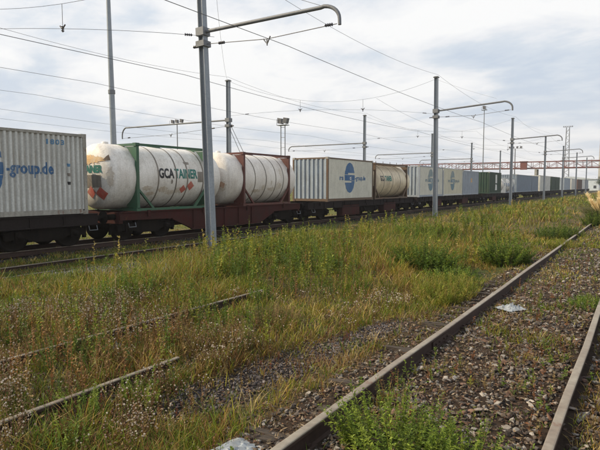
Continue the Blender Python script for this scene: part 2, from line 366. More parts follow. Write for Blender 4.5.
def wagon(y0, y1, bogies, label, mat, belly=None, boxes=(), deck=1.06):
    t = thing('flat_wagon', label, 'wagon', (XC, y0, RT), group='container wagons of the train'); Lg = y1-y0; fr = MB()
    for s in (-1, 1):
        X = s*1.17
        # side sill: web with flanges
        if belly:
            a, b, c, d = [q-y0 for q in belly]
            fr.prism([(0, deck-.30), (a, deck-.34), (b, deck-.78), (c, deck-.78), (d, deck-.34), (Lg, deck-.30), (Lg, deck-.04), (0, deck-.04)], X-.02, X+.02)
            fr.prism([(b-.05, deck-.84), (c+.05, deck-.84), (c+.05, deck-.785), (b-.05, deck-.785)], X-.09, X+.05)
            q = b
            while q < c: fr.box(X+s*.022, X+s*.07, q, q+.03, deck-.78, deck-.06); q += .95
            for u0, z0, u1, z1 in ((a, deck-.34, b, deck-.80), (c, deck-.80, d, deck-.34)):
                fr.prism([(u0, z0-.03), (u1, z1-.03), (u1, z1+.02), (u0, z0+.02)], X-.085, X+.045)
        else:
            fr.box(X-.02, X+.02, 0, Lg, deck-.34, deck-.04); q = .6
            fr.box(X-.08, X+.05, 0, Lg, deck-.38, deck-.342)
            while q < Lg-.5: fr.box(X+s*.022, X+s*.05, q, q+.025, deck-.34, deck-.05); q += 1.1
        fr.box(X-.09, X+.055, 0, Lg, deck-.038, deck-.002)
        for yy in np.arange(1.2, Lg-1, 2.9): fr.box(X+s*.05, X+s*.09, yy, yy+.12, deck-.2, deck+.03)
    for yy in (0, Lg-.16): fr.box(-1.14, 1.14, yy, yy+.16, deck-.42, deck-.01)
    fr.box(-.25, .25, .1, Lg-.1, deck-.45, deck-.12)
    for yy in np.arange(2, Lg-1.5, 1.5): fr.box(-1.14, 1.14, yy, yy+.1, deck-.3, deck-.08)
    fr.build('wagon_frame', mat, t)
    for yb in bogies: bogie(t, yb-y0)
    for e, s in ((0, -1), (Lg, 1)):
        for X in (-.87, .87):
            m = MB(); m.lathe([(e, .11), (e+s*.28, .10), (e+s*.28, .06), (e+s*.42, .06), (e+s*.42, .22), (e+s*.47, .22), (e+s*.475, .15)], (X, 0, deck-.18), 'y', 16); m.build('buffer', M['bogie'], t)
    for yy in (.35, Lg-.35):                          # hand rails and hooks at the ends
        m = MB()
        m.tube([(1.2, yy, deck-.4), (1.25, yy, deck-.55), (1.25, yy+.3, deck-.55), (1.2, yy+.3, deck-.4)], .015, 6); m.build('step_iron', M['galvd'], t)
    for u0, u1, z0, z1 in boxes:
        m = MB(); m.box(.8, 1.19, u0-y0, u1-y0, z0-RT, z1-RT); m.box(1.19, 1.205, u0-y0+.05, u1-y0-.05, z0-RT+.04, z1-RT-.04); m.build('equipment_box', M['wagred'], t)
    # brake gear: small levers and a cylinder below the sill
    m = MB(); mid = Lg*.5
    m.lathe([(mid-.5, .14), (mid+.3, .14)], (.75, 0, deck-.52), 'y', 14); m.tube([(.9, .8, deck-.5), (.9, Lg-.8, deck-.5)], .02, 6)
    m.build('brake_gear', M['bogie'], t)
    return t
wagon(-8.4, 11.05, (-6.2, 9.35), 'dark container wagon carrying the white corrugated container at far left', M['wagdark'])
wagon(11.95, 23.5, (13.3, 22.2), 'oxide red wagon with deep belly carrying the two white tank containers', M['wagred'], (14.4, 15.5, 20.0, 21.1))
wagon(24.3, 39.9, (25.5, 32.3, 38.8), 'dark wagon carrying the blue and cream container and the cream tank', M['wagdark'], None, ((28.2, 30.5, .05, .72), (34.3, 36.4, .05, .72)))
wagon(40.8, 60.6, (42.1, 50.4, 59.3), 'wagon carrying two cream containers and a grey one behind the second mast', M['wagdark'], None, ((45, 47, .1, .7), (53.5, 55.5, .1, .7)))
wagon(61.4, 79.3, (62.9, 70, 77.9), 'wagon carrying the dark green container', M['wagdark'], None, ((66, 68, .1, .7),))
wagon(80.1, 99.5, (81.5, 98), 'wagon carrying the blue grey containers left of the third mast pair', M['wagdark'])
for i, (a, b) in enumerate(((100.2, 113), (113.6, 132), (132.8, 147.6), (148.2, 162), (162.8, 182), (182.7, 202))):
    wagon(a, b, (a+1.5, b-1.5), ['distant wagon carrying a long whitish container', 'distant wagon carrying two short green containers', 'distant wagon carrying a pale blue grey container', 'distant wagon carrying a light container before the brown one', 'distant wagon carrying a brown container', 'last distant wagon in sight'][i], M['wagdark'])

# ------------------------------------------------------------------ containers
def corr(t, p, d):                                    # trapezoid corrugation: 0 = outer ridge, -d = recess
    u = (t/p) % 1.
    return -d*np.interp(u, [0, .36, .50, .84, .98, 1.], [0, 0, 1, 1, 0, 0]) if True else 0
def breaks(p, L0):
    out = []; k = 0
    while k*p < L0:
        out += [k*p+p*q for q in (0, .36, .50, .84, .98) if k*p+p*q < L0]; k += 1
    return out+[L0]
def corr_wall(m, along, plane, out, t0, t1, z0, z1, p, d, rec=None):
    """along 'y' => wall in a plane x=plane facing out; along 'x' => plane y=plane"""
    bs = [t0+q for q in breaks(p, t1-t0)]; vs = []
    for b in bs:
        off = float(corr(b-t0, p, d))*out+plane
        vs += ([(off, b, z0), (off, b, z1)] if along == 'y' else [(b, off, z0), (b, off, z1)])
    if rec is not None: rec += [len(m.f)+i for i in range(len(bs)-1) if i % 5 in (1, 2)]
    m.add(vs, [(2*i, 2*i+2, 2*i+3, 2*i+1) for i in range(len(bs)-1)])
def container(y0, length, label, side, end, frame, z0=.94, h=2.59, pitch=.165, depth=.045, epitch=.30, group='containers on the train', name='shipping_container', recess=None):
    t = thing(name, label, 'container', (XC, y0, z0), group=group); W = 1.22; Lg = length
    m = MB(); rec = []
    for s in (-1, 1): corr_wall(m, 'y', s*(W-.012), s, .13, Lg-.13, .16, h-.09, pitch, depth, rec)
    sw = m.build('side_wall', side, t, fix=False); m = MB(); rec2 = []
    corr_wall(m, 'x', .015, -1, -W+.12, W-.12, .16, h-.10, epitch, .045, rec2); ew = m.build('end_wall', end, t, fix=False)
    if recess:                                        # corrugation shade painted into the grooves and one slope as darker colour
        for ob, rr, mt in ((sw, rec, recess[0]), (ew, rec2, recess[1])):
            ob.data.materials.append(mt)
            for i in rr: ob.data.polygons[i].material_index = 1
    m = MB()                                          # far end: double doors with lock rods
    m.box(-W+.1, -.006, Lg-.07, Lg-.03, .16, h-.1).box(.006, W-.1, Lg-.07, Lg-.03, .16, h-.1)
    dd = m.build('doors', end, t); m = MB()
    for X in (-.85, -.35, .35, .85): m.tube([(X, Lg-.015, .12), (X, Lg-.015, h-.05)], .017, 6)
    m.build('lock_rod', M['galvd'], dd)
    m = MB(); bs = np.arange(.1, Lg-.1, .11); vs = []
    for i, b in enumerate(bs): zz_ = h-.035+(.018 if (i//1) % 2 else 0); vs += [(-W+.05, b, zz_), (W-.05, b, zz_)]
    m.add(vs, [(2*i, 2*i+1, 2*i+3, 2*i+2) for i in range(len(bs)-1)]); m.build('roof', side, t, fix=False)
    m = MB()
    for X in (-W, W-.1):
        for yy in (0, Lg-.12): m.box(X, X+.1, yy, yy+.12, .118, h-.118)
    m.build('corner_post', frame, t)
    m = MB()
    for s in (-1, 1):
        X = s*(W-.03); a, b = min(X-.03, X+.03), max(X-.03, X+.03)
        m.box(a, b, .18, Lg-.18, .02, .17); m.box(a, b, .18, Lg-.18, h-.10, h-.02)
        if length > 5: 
            for q in (Lg/2-1.1, Lg/2+.75): m.box(a-.002, b+.002, q, q+.35, .03, .14)
    for yy in (.02, Lg-.08): m.box(-W+.1, W-.1, yy, yy+.06, .02, .17); m.box(-W+.1, W-.1, yy, yy+.06, h-.115, h-.02)
    m.box(-W+.07, W-.07, .1, Lg-.1, .05, .12)
    m.build('frame_rail', frame, t)
    for X in (-W, W-.162):
        for yy in (0, Lg-.178):
            for z in (0, h-.118):
                m = MB(); m.box(X-.002, X+.164, yy-.002, yy+.18, z, z+.118); m.build('corner_casting', M['rustframe'] if z else frame, t)
    return t
def wrap(pts_mesh, t, yc, z, mat, name, pitch, depth, y_start=.13, xoff=.006, label=None):
    """lay a flat mesh (u = along the side, v = up) onto the corrugated near side"""
    bm = bmesh.new(); bm.from_mesh(pts_mesh); bpy.data.meshes.remove(pts_mesh)
    us = [q.co.x for q in bm.verts]; lo, hi = min(us)+yc, max(us)+yc
    if depth > .004:
        for b in breaks(pitch, hi+2):
            b += y_start
            if lo < b < hi: bmesh.ops.bisect_plane(bm, geom=bm.verts[:]+bm.edges[:]+bm.faces[:], plane_co=(b-yc, 0, 0), plane_no=(1, 0, 0))
    for q in bm.verts:
        y = q.co.x+yc; o_ = float(corr(y-y_start, pitch, depth)) if depth > .004 else 0
        q.co = Vector((1.22-.012+o_+xoff, y, z+q.co.y))
    me = bpy.data.meshes.new(name); bm.to_mesh(me); bm.free(); me.materials.append(mat)
    o = bpy.data.objects.new(name, me); COL.objects.link(o); o.parent = t
    if label: o['label'] = label
    return o
def text_mesh(s, size, sx_=1., bold=.0, shear=0., align='LEFT'):
    cu = bpy.data.curves.new('txt', 'FONT'); cu.body = s; cu.size = size; cu.offset = bold; cu.shear = shear; cu.align_x = align; cu.resolution_u = 3
    ob = bpy.data.objects.new('txt', cu); COL.objects.link(ob); dg = bpy.context.evaluated_depsgraph_get()
    me = bpy.data.meshes.new_from_object(ob.evaluated_get(dg)); bpy.data.objects.remove(ob); bpy.data.curves.remove(cu)
    for q in me.vertices: q.co.x *= sx_
    return me
def text_fit(s_, size, width, bold=.014):
    me = text_mesh(s_, size, 1., bold); xs = [q.co.x for q in me.vertices]; k = width/(max(xs)-min(xs)); x0 = min(xs)
    for q in me.vertices: q.co.x = (q.co.x-x0)*k
    return me
def poly_mesh(polys):
    me = bpy.data.meshes.new('p'); vs = []; fs = []
    for p in polys: fs.append(tuple(range(len(vs), len(vs)+len(p)))); vs += [(a, b, 0) for a, b in p]
    me.from_pydata(vs, [], fs); return me
def logo_polys(rx=.66, ry=.93):
    """oval cut into two lobes and a middle band by an S-shaped gap"""
    ps = []
    def half(z0, z1, xa=-1, xb=1, n=14):
        zs = np.linspace(z0, z1, n); r = [rx*math.sqrt(max(0, 1-(z/ry)**2)) for z in zs]
        return [(max(-q, xa*rx), z) for q, z in zip(r, zs)]+[(min(q, xb*rx), z) for q, z in zip(r[::-1], zs[::-1])]
    ps.append(half(.30, ry*.999)); ps.append(half(-ry*.999, -.30))
    ps.append(half(.20, .297, -1, -.35)); ps.append(half(-.297, -.20, .35, 1)); ps.append(half(-.18, .17))
    return ps
def livery(t, pitch, depth, left='rs', mid='ti', right='-group', dot='.de', blue='blue', size=.50, xoff=.006):
    yc = 2.74; B = M[blue]
    wrap(poly_mesh(logo_polys()), t, yc, 1.42, B, 'oval_logo', pitch, depth, xoff=xoff)
    wrap(text_mesh(mid, size*.8, 1.2, .008, align='CENTER'), t, yc+.12, 1.30, M['white'], 'lettering', pitch, depth, xoff=xoff+.004)
    wrap(text_fit(right+dot, size, 1.45), t, yc+.72, 1.28, B, 'lettering', pitch, depth, xoff=xoff)
    if left: wrap(text_fit(left, size, .5), t, yc-1.30, 1.28, B, 'lettering', pitch, depth, xoff=xoff)
container(-1.95, 6.06, 'grey container out of view before the white one, added for its shadow', M['cgrey'], M['cgrey'], M['rustframe'])  # unseen container added so that its shadow falls on the visible ground
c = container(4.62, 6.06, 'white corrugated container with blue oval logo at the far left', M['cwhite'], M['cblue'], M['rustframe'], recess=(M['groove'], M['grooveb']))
livery(c, .165, .045, size=.50)
for i in range(4): wrap(text_mesh('1803'[i], .2, 1, .008), c, 4.68+i*.17, 2.2, M['lblue'], 'number_marking', .165, .045)
for i, q in enumerate((1.72, 1.42, 1.15)): wrap(poly_mesh([[(-.03, 0), (.04, 0), (.05, .09), (-.04, .1)]]), c, 5.42, q-.2, M[('lblue', 'plate', 'black')[i]], 'side_marking', .165, .045)
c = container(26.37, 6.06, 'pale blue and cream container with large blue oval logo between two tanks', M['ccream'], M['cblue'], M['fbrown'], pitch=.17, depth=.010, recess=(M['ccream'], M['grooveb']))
livery(c, .17, .010, blue='blue', size=.40)
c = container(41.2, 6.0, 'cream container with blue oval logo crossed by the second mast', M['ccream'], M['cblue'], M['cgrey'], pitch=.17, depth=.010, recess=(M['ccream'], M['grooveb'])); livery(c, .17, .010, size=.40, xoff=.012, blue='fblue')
c = container(47.35, 6.0, 'yellowish cream container with small blue oval logo, right of the second mast', M['ccream2'], M['ccream2'], M['cwhite'], pitch=.17, depth=.010); livery(c, .17, .010, size=.40, xoff=.012, blue='fblue')
c = container(53.5, 6.0, 'grey container with small orange emblem beside the dark green one', M['cgrey'], M['cgrey'], M['cgrey'], h=2.5, pitch=.28, depth=.03)
wrap(poly_mesh([[(.38*math.cos(a)*(1 if k % 2 else .55), .38*math.sin(a)*(1 if k % 2 else .55)) for k, a in enumerate(np.linspace(0, 2*math.pi, 16, endpoint=False))]]), c, 3.2, 1.5, M['orange'], 'emblem', .28, .03)
c = container(64.4, 6.06, 'dark green container with tall white lettering', M['cgreen'], M['cgreen'], M['cgreen'], pitch=.28)
for i, ch in enumerate('CHINA'): wrap(text_mesh(ch, .5, 2.4, .02, align='CENTER'), c, 3.6, 2.0-i*.4, M['white'], 'lettering', .28, .03) if False else None
wrap(poly_mesh([[(-.5, .3), (.5, .3), (.35, 1.0), (-.35, 1.0)], [(-.4, 1.15), (.5, 1.15), (.4, 2.2), (-.3, 2.2)]]), c, 3.4, .1, M['white'], 'faded_lettering', .28, .03)
c = container(80.3, 12.19, 'long blue grey container right of the third mast', M['cgreyb'], M['cgreyb'], M['cgreyb'], pitch=.28)
c = container(92.7, 6.06, 'short blue grey container behind the long one', M['cgreyb'], M['cgrey'], M['cgreyb'], pitch=.28)
for (y, ln, lab, k) in ((100.5, 12.19, 'distant long whitish container before the green pair', 'cwhite'), (113.9, 6.06, 'distant dark green container, first of the pair', 'cgreen'), (120.4, 6.06, 'distant dark green container, second of the pair', 'cgreen'),
                       (134, 12.19, 'distant pale blue grey container', 'cblue'), (148.6, 12.19, 'distant light container before the brown one', 'cwhite'), (163.4, 12.19, 'distant brown container near the end of the train', 'cbrown'), (184, 12.19, 'most distant grey container in sight', 'cgrey')):
    container(y, ln, lab, M[k], M[k], M[k], pitch=.28, h=2.8)

# ------------------------------------------------------------------ tank containers
def tank(y0, y1, over0, over1, label, tmat, fmat, rings, z0=.94, h=2.46, top_catwalk=True, r=1.19):
    """frame from y0 to y1, barrel overhanging both frame ends"""
    Lg = y1-y0; t = thing('tank_container', label, 'tank container', (XC, y0, z0), group='tank containers on the train'); W = 1.22; cz = .06+r
    a, b = -over0, Lg+over1; m = MB(); D = .46; prof = []
    for k in range(9): th = math.pi/2*k/8; prof.append((a+D*(1-math.sin(th)) if False else a+D-D*math.cos(math.pi/2*(1-k/8))*1.0 if False else a+D*(1-math.sin(math.pi/2-th)), max(.02, r*math.sin(th)**.72)))
    prof2 = [(a+b-q, rr) for q, rr in prof[::-1]]
    m.lathe(prof+prof2, (0, 0, cz), 'y', 64); m.build('barrel', tmat, t)
    for q in rings:
        m = MB(); m.lathe([(q-.03, r-.01), (q-.03, r+.008), (q+.03, r+.008), (q+.03, r-.01)], (0, 0, cz), 'y', 64, False); m.build('band', M['plate'], t)
    # end frames with ring, posts and bottom gussets
    for yy in (0, Lg-.12):
        m = MB()
        for s in (-1, 1):
            X = s*(W-.05); m.box(X-.05, X+.05, yy, yy+.12, .1, h-.1)
            m.prism([(s*(W-.1), .12), (s*(W-.1), .92), (s*(W-.17), .92), (s*(W-.62), .20), (s*(W-.62), .12)][::1], yy+.03, yy+.09, 'y')
            m.prism([(s*(W-.1), h-.12), (s*(W-.1), h-.62), (s*(W-.14), h-.60), (s*(W-.50), h-.2), (s*(W-.62), h-.12)], yy+.03, yy+.09, 'y')
        m.box(-W+.1, W-.1, yy+.01, yy+.11, h-.10, h-.01); m.box(-W+.1, W-.1, yy+.01, yy+.11, .0, .11)
        m.build('end_frame', fmat, t)
        for X in (-W, W-.162):
            for z in (0, h-.118): mm = MB(); mm.box(X-.002, X+.162, yy-.03, yy+.148, z, z+.118); mm.build('corner_casting', fmat, t)
    m = MB()
    for s in (-1, 1):
        X = s*(W-.05)
        m.box(X-.04, X+.04, .12, Lg-.12, h-.10, h-.015); m.box(X-.04, X+.04, .12, Lg-.12, .01, .10)
        for e, d in ((.12, 1), (Lg-.12, -1)):           # triangular bracket at the bottom corners, open in the middle
            m.prism([(e, .10), (e, .80), (e+d*.10, .80), (e+d*.62, .10)] if False else [(e, .72), (e, .82), (e+d*.70, .10), (e+d*.58, .10)], X-.035, X+.035)
    if top_catwalk: m.box(-W+.12, -W+.62, .1, Lg-.1, h-.06, h-.03); m.box(W-.62, W-.12, .1, Lg-.1, h-.06, h-.03) if False else None
    m.build('side_rail', fmat, t)
    m = MB(); mid = (a+b)/2
    m.lathe([(cz+r-.08, .28), (cz+r+.02, .28), (cz+r+.03, .24)], (0, mid, 0), 'z', 20)
    m.build('manhole', fmat, t)
    m = MB(); m.lathe([(cz+r-.05, .12), (cz+r+.07, .12), (cz+r+.08, .06)], (0, a+.75, 0), 'z', 14); m.build('valve_cap', tmat, t)
    return t, cz, r
def on_barrel(me, t, cz, r, yc, th0, mat, name, xo=.006):
    """flat mesh (u along y, v around) onto the barrel's near side; th0 = angle above horizontal"""
    bm = bmesh.new(); bm.from_mesh(me); bpy.data.meshes.remove(me)
    vs = [q.co.y for q in bm.verts]
    for b in np.arange(math.floor(min(vs)*8)/8, max(vs), .06): bmesh.ops.bisect_plane(bm, geom=bm.verts[:]+bm.edges[:]+bm.faces[:], plane_co=(0, b, 0), plane_no=(0, 1, 0))
    for q in bm.verts: th = th0+q.co.y/r; q.co = Vector(((r+xo)*math.cos(th), yc+q.co.x, cz+(r+xo)*math.sin(th)))
    m = bpy.data.meshes.new(name); bm.to_mesh(m); bm.free(); m.materials.append(mat); o = bpy.data.objects.new(name, m); COL.objects.link(o); o.parent = t; return o
def dome_x(y_a, r, D, X, Zr):                         # y position of the near dome at radial distance
    rr = min(.999, math.hypot(X, Zr)/r); s_ = rr**(1/.72); return y_a+D*(1-math.sqrt(max(0, 1-s_*s_)))
def on_dome(me, t, cz, r, a, X0, Z0, mat, name, off=.012):
    """flat mesh (u = +x, v = up) on the end dome that faces the camera"""
    bm = bmesh.new(); bm.from_mesh(me); bpy.data.meshes.remove(me)
    for ax in (0, 1):
        vs = [q.co[ax] for q in bm.verts]; no = (1, 0, 0) if ax == 0 else (0, 1, 0)
        for b in np.arange(min(vs)+.07, max(vs), .07):
            co = (b, 0, 0) if ax == 0 else (0, b, 0); bmesh.ops.bisect_plane(bm, geom=bm.verts[:]+bm.edges[:]+bm.faces[:], plane_co=co, plane_no=no)
    for q in bm.verts: x, z = X0+q.co.x, Z0+q.co.y; q.co = Vector((x, dome_x(a, r, .46, x, z)-off, cz+z))
    m = bpy.data.meshes.new(name); bm.to_mesh(m); bm.free(); m.materials.append(mat); o = bpy.data.objects.new(name, m); COL.objects.link(o); o.parent = t; return o
def rect(w_, h_): return poly_mesh([[(-w_/2, -h_/2), (w_/2, -h_/2), (w_/2, h_/2), (-w_/2, h_/2)]])
def blob(w_, h_, seed, n=26):
    r = random.Random(seed); return poly_mesh([[(w_/2*math.cos(a)*(1+r.uniform(-.35, .25)), h_/2*math.sin(a)*(1+r.uniform(-.35, .25))) for a in np.linspace(0, 2*math.pi, n, endpoint=False)]])
def diamond(s): return poly_mesh([[(-s, 0), (0, -s), (s, 0), (0, s)]])
T1, cz, r = tank(12.7, 16.4, 1.15, 1.15, 'white tank container in a green frame with black and teal lettering', M['tank'], M['fgreen'], (1.05, 1.95, 2.55, 3.45))
# text on the barrel
on_barrel(text_fit('GCA', .50, .77, .020), T1, cz, r, 1.07, -.02, M['black'], 'lettering'); on_barrel(text_fit('TAINER', .50, 1.24, .018), T1, cz, r, 1.87, -.02, M['teal'], 'lettering')
on_barrel(diamond(.18), T1, cz, r, 2.35, -.40, M['hazred'], 'hazard_placard'); on_barrel(diamond(.20), T1, cz, r, 2.74, -.28, M['hazred'], 'hazard_placard')
on_barrel(rect(.5, .42), T1, cz, r, 3.38, .03, M['plate'], 'data_plate'); on_barrel(blob(.34, .14, 1), T1, cz, r, 2.6, .50, M['plate'], 'worn_marking')
on_barrel(blob(.10, .16, 2), T1, cz, r, 1.72, -.14, M['plate'], 'worn_marking')
for i, (q, th, w1, h1) in enumerate(((.55, -.36, .5, .2), (1.35, -.40, .5, .26), (1.75, -.5, .7, .2), (2.2, -.42, .6, .24), (.75, -.55, .5, .16))): on_barrel(blob(w1, h1, 20+i, 40), T1, cz, r, q, th, M['stain'], 'spill_stain', .004)
# dome faces the camera: word, orange panel, plate, placards
on_dome(text_fit('GCA', .32, .62, .014), T1, cz, r, -1.15, -.90, .16, M['black'], 'lettering'); on_dome(text_fit('TAINER', .34, 1.0, .018), T1, cz, r, -1.15, -.26, .14, M['teal'], 'lettering')
on_dome(blob(1.3, .30, 5, 60), T1, cz, r, -1.15, .15, .58, M['orange'], 'worn_orange_marking'); on_dome(rect(.80, .44), T1, cz, r, -1.15, .28, -.17, M['plate'], 'data_plate')
on_dome(diamond(.23), T1, cz, r, -1.15, .16, -.56, M['hazred'], 'hazard_placard'); on_dome(diamond(.24), T1, cz, r, -1.15, .62, -.60, M['hazred'], 'hazard_placard')
on_dome(poly_mesh([[(-.12, 0), (.12, 0), (0, .2)]]), T1, cz, r, -1.15, .84, .56, M['fbrown'], 'warning_triangle', .02)
on_dome(blob(.24, .66, 9, 50), T1, cz, r, -1.15, 1.0, -.02, M['stain'], 'spill_stain')
T2, cz, r = tank(18.75, 22.5, 1.1, .9, 'stained white tank container in a dark red frame', M['tank2'], M['fred'], (.9, 1.75, 2.55, 3.2))
on_dome(blob(.40, .50, 12, 40), T2, cz, r, -1.1, .80, -.30, M['stain'], 'spill_stain'); on_dome(blob(.26, .30, 13, 24), T2, cz, r, -1.1, .80, -.28, M['rustmark'], 'worn_orange_marking', .018)
for i, (q, th, w1, h1) in enumerate(((1.1, -.5, .7, .18), (1.6, -.35, .3, .3), (2.3, -.42, .7, .22), (2.8, -.3, .5, .4), (3.0, .3, .22, .5), (2.2, -.15, .12, .3))): on_barrel(blob(w1, h1, 30+i, 40), T2, cz, r, q, th, M['stain'], 'spill_stain', .004)
T3, cz, r = tank(32.8, 38.6, -.05, 1.0, 'cream tank container in a rusty brown frame right of the oval logo', M['tank3'], M['fbrown'], (1.6, 3.1, 4.5), r=1.18, h=2.5)
on_barrel(text_fit('GCA', .5, .75, .024), T3, cz, r, .95, .03, M['black'], 'lettering'); on_barrel(text_fit('TAINER', .5, 1.2, .024), T3, cz, r, 1.75, .03, M['teal'], 'lettering')
# top walkway of the cream tank, rusty
m = MB()
for k in range(8): m.box(.2, 1.0, .3+k*.68, .3+k*.68+.45, 2.40, 2.43)
for k in range(5): m.tube([(1.1, .3+k*1.2, 2.4), (1.1, .3+k*1.2, 2.62)], .02, 6)
m.build('walkway', M['fbrown'], T3)
T4, cz, r = tank(73.2, 78.9, -.2, -.2, 'low white tank container with blue patches behind the green container', M['tank'], M['cgrey'], (2.0, 4.0), r=.92, h=2.0)
for i in range(4): on_barrel(rect(.55, .5), T4, cz, r, 1+i*1.15, .1, M['blue'], 'blue_marking')

# ------------------------------------------------------------------ masts and arms
def hbeam(m, h, wd=.30, dp=.30, tf=.022, tw=.014, top=1.):
    for s in (-1, 1):
        x0, x1 = s*dp/2, s*dp/2-s*tf
        vs = [(a, b, 0) for a in (min(x0, x1), max(x0, x1)) for b in (-wd/2, wd/2)]+[(a*top, b*top, h) for a in (min(x0, x1), max(x0, x1)) for b in (-wd/2, wd/2)]
        m.add(vs, [(0, 1, 3, 2), (4, 6, 7, 5), (0, 4, 5, 1), (2, 3, 7, 6), (0, 2, 6, 4), (1, 5, 7, 3)])
    m.box(-dp/2+tf+.001, dp/2-tf-.001, -tw/2, tw/2, 0, h)
def insulator(m, p, d, n=4, r=.045):
    p = Vector(p); d = Vector(d).normalized()
    for k in range(n):
        q = p+d*k*.06; m.tube([q, q+d*.03], r*.5, 8); m.tube([q+d*.03, q+d*.042], r, 10)
def mast(x, y, base, top, arm_z=None, arm_len=4.4, arm_dir=1, label='', rise=0., lean=(0, 0), thick=.24, group='catenary masts', drop=.55, guy=False, rz=0.):
    t = thing('catenary_mast', label, 'mast', (x, y, base), group=group); H = top-base
    t.rotation_euler = (lean[1], lean[0], rz)
    m = MB(); hbeam(m, H, thick, thick, top=.82); m.box(-thick*.48, thick*.48, -thick*.48, thick*.48, H, H+.02)
    m.build('post', M['galv'], t)
    m = MB(); m.box(-.33, .33, -.33, .33, -.25, .05); m.build('foundation', M['conc'], t)
    m = MB(); m.box(-thick*.62, thick*.62, -thick*.62, thick*.62, H-.06, H-.02); m.build('top_clamp', M['galvd'], t)
    if arm_z:
        z = arm_z-base; s = arm_dir; pts = [(s*.1, 0, z), (s*(arm_len-.75), 0, z+rise)]
        for k in range(1, 9): a = math.pi/2*k/8; pts.append((s*(arm_len-.75+.55*math.sin(a)), 0, z+rise+.02-drop*.75*(1-math.cos(a))))
        pts.append((s*(arm_len-.2), 0, z+rise-drop))
        m = MB(); m.tube(pts, .054, 10, .046); m.build('arm', M['galvd'], t)
        m = MB(); m.box(-thick*.66, thick*.66, -thick*.66, thick*.66, z-.12, z+.12); m.box(-thick*.7, thick*.7, -thick*.7, thick*.7, z-.45, z-.28); m.build('arm_clamp', M['galvd'], t)
        # steady wire below the arm with insulators
        w_ = MB(); a = Vector((s*thick*.7, 0, z-.38)); b = Vector((s*(arm_len-.28), 0, z+rise-drop+.04)); c_ = (a+b)/2-Vector((0, 0, .12))
        w_.tube([a, c_, b], .012, 5); w_.build('steady_wire', M['wire'], t)
        for q in (a+(b-a)*.10-Vector((0, 0, .03)), b-(b-a)*.08, a-Vector((s*(thick+.35), 0, 0))):
            i_ = MB(); insulator(i_, q, b-a); i_.build('insulator', M['insul'], t)
        if arm_len > 3:
            cl = MB(); cl.tube([c_+Vector((-.12, 0, .02)), c_+Vector((0, 0, -.14)), c_+Vector((.12, 0, .06))], .02, 6); cl.tube([c_, c_-Vector((0, 0, .18))], .018, 6); cl.build('wire_clip', M['wire'], t)
    if guy:
        g = MB(); g.tube([(.1, 0, H*.70), (3.3, .6, .1)], .018, 5); g.tube([(.1, 0, H*.66), (2.8, .6, .1)], .018, 5); g.build('guy_wire', M['galvd'], t)
    return t
mast(-11.25, 12.2, -.20, 8.65, 6.55, 4.95, 1, 'thick galvanised mast with curved arm, nearest to the camera', -.18, (-.038, .0), .235)
mast(-10.95, 32.4, -.30, 8.60, 6.50, 4.7, 1, 'second galvanised mast with curved arm, before the cream containers', .2, (-.010, 0), .25)
mast(-11.2, 56.0, -.30, 8.60, 6.50, 4.7, 1, 'third galvanised mast from the camera, beside the dark green container', .2, thick=.25)
mast(-11.4, 78.5, -.30, 8.60, 6.50, 4.7, 1, 'fourth galvanised mast from the camera', .2, thick=.25)
for i, y in enumerate((98, 119, 141)): mast(-11.45, y, -.30, 8.5, 6.5, 4.7, 1, ['fifth mast of the near row, small in the distance', 'sixth mast of the near row, small in the distance', 'seventh mast of the near row, small in the distance'][i], .2, thick=.25)
g2 = 'catenary masts behind the train'
mast(-22.5, 5.5, -.45, 8.7, 6.0, 6, -1, 'mast behind the white container, out of view', group=g2)
mast(-22.4, 26.0, -.45, 8.55, 6.05, 10.6, -1, 'mast with long arm to the left and slanting guys, behind the tanks', .1, group=g2, guy=True, thick=.25, drop=.8)
mast(-22.6, 46.0, -.45, 8.6, 5.95, 9.0, -1, 'mast with long arm, rising behind the blue and cream container', .0, group=g2, drop=.5)
mast(-22.5, 65.0, -.45, 8.4, 6.0, 8.0, -1, 'mast of the far row hidden behind the second near mast', .0, group=g2)
mast(-22.2, 82.0, -.45, 8.4, 6.0, 8.4, -1, 'far mast above the grey container with orange emblem', .0, group=g2)
mast(-22.6, 103.0, -.45, 8.4, 6.0, 8.4, -1, 'far mast above the dark green container', .0, group=g2)
# tall slender post left of the nearest mast
t = thing('lighting_mast', 'tall slender pole behind the first tank, running out of the picture', 'mast', (-23.6, 18.2, -.4)); t.rotation_euler = (0, -.018, 0)
m = MB(); m.tube([(0, 0, 0), (0, 0, 7.2)], .17, 12, .145); m.tube([(0, 0, 7.2), (0, 0, 14.5)], .14, 12, .09); m.build('pole', M['galv'], t)
m = MB(); m.tube([(0, 0, 7.1), (0, 0, 7.3)], .18, 12); m.build('joint_collar', M['galvd'], t)
m = MB()
for s in (-1, 1): m.box(s*.75-.3, s*.75+.3, -.2, .2, 14.3, 14.6)
m.tube([(-.8, 0, 14.4), (.8, 0, 14.4)], .04, 8); m.build('floodlight', M['lamp'], t)

# ------------------------------------------------------------------ overhead wires
def wire(pts, label, r=.012, sag=0., name='overhead_wire', group='overhead wires', seg=16, drops=()):
    P = []
    for (a, b) in zip(pts[:-1], pts[1:]):
        a, b = Vector(a), Vector(b)
        for k in range(seg): u = k/seg; p = a.lerp(b, u); p.z -= sag*4*u*(1-u); P.append(p)
    P.append(Vector(pts[-1])); m = MB(); m.tube(P, r*.52, 5)
    o = m.build(name, M['wire'], None); tag(o, label, 'wire', group); return o
def along(x, z, label, r=.012, ys=(-20, 12, 32.4, 56, 78.5, 98, 119, 141, 200), sag=.16): wire([(x, y, z) for y in ys], label, r, sag)
along(-8.2, 5.62, 'bold wire running from the top edge down to the right across the sky', .015, sag=.10)
along(-12.1, 5.30, 'wire above the track in front of the train', .015)
wire([(-11.55, 12.2, 8.45), (-7.0, 12.2, 6.45)], 'stay wire from the top of the nearest mast to the end of its arm', .012, .02)
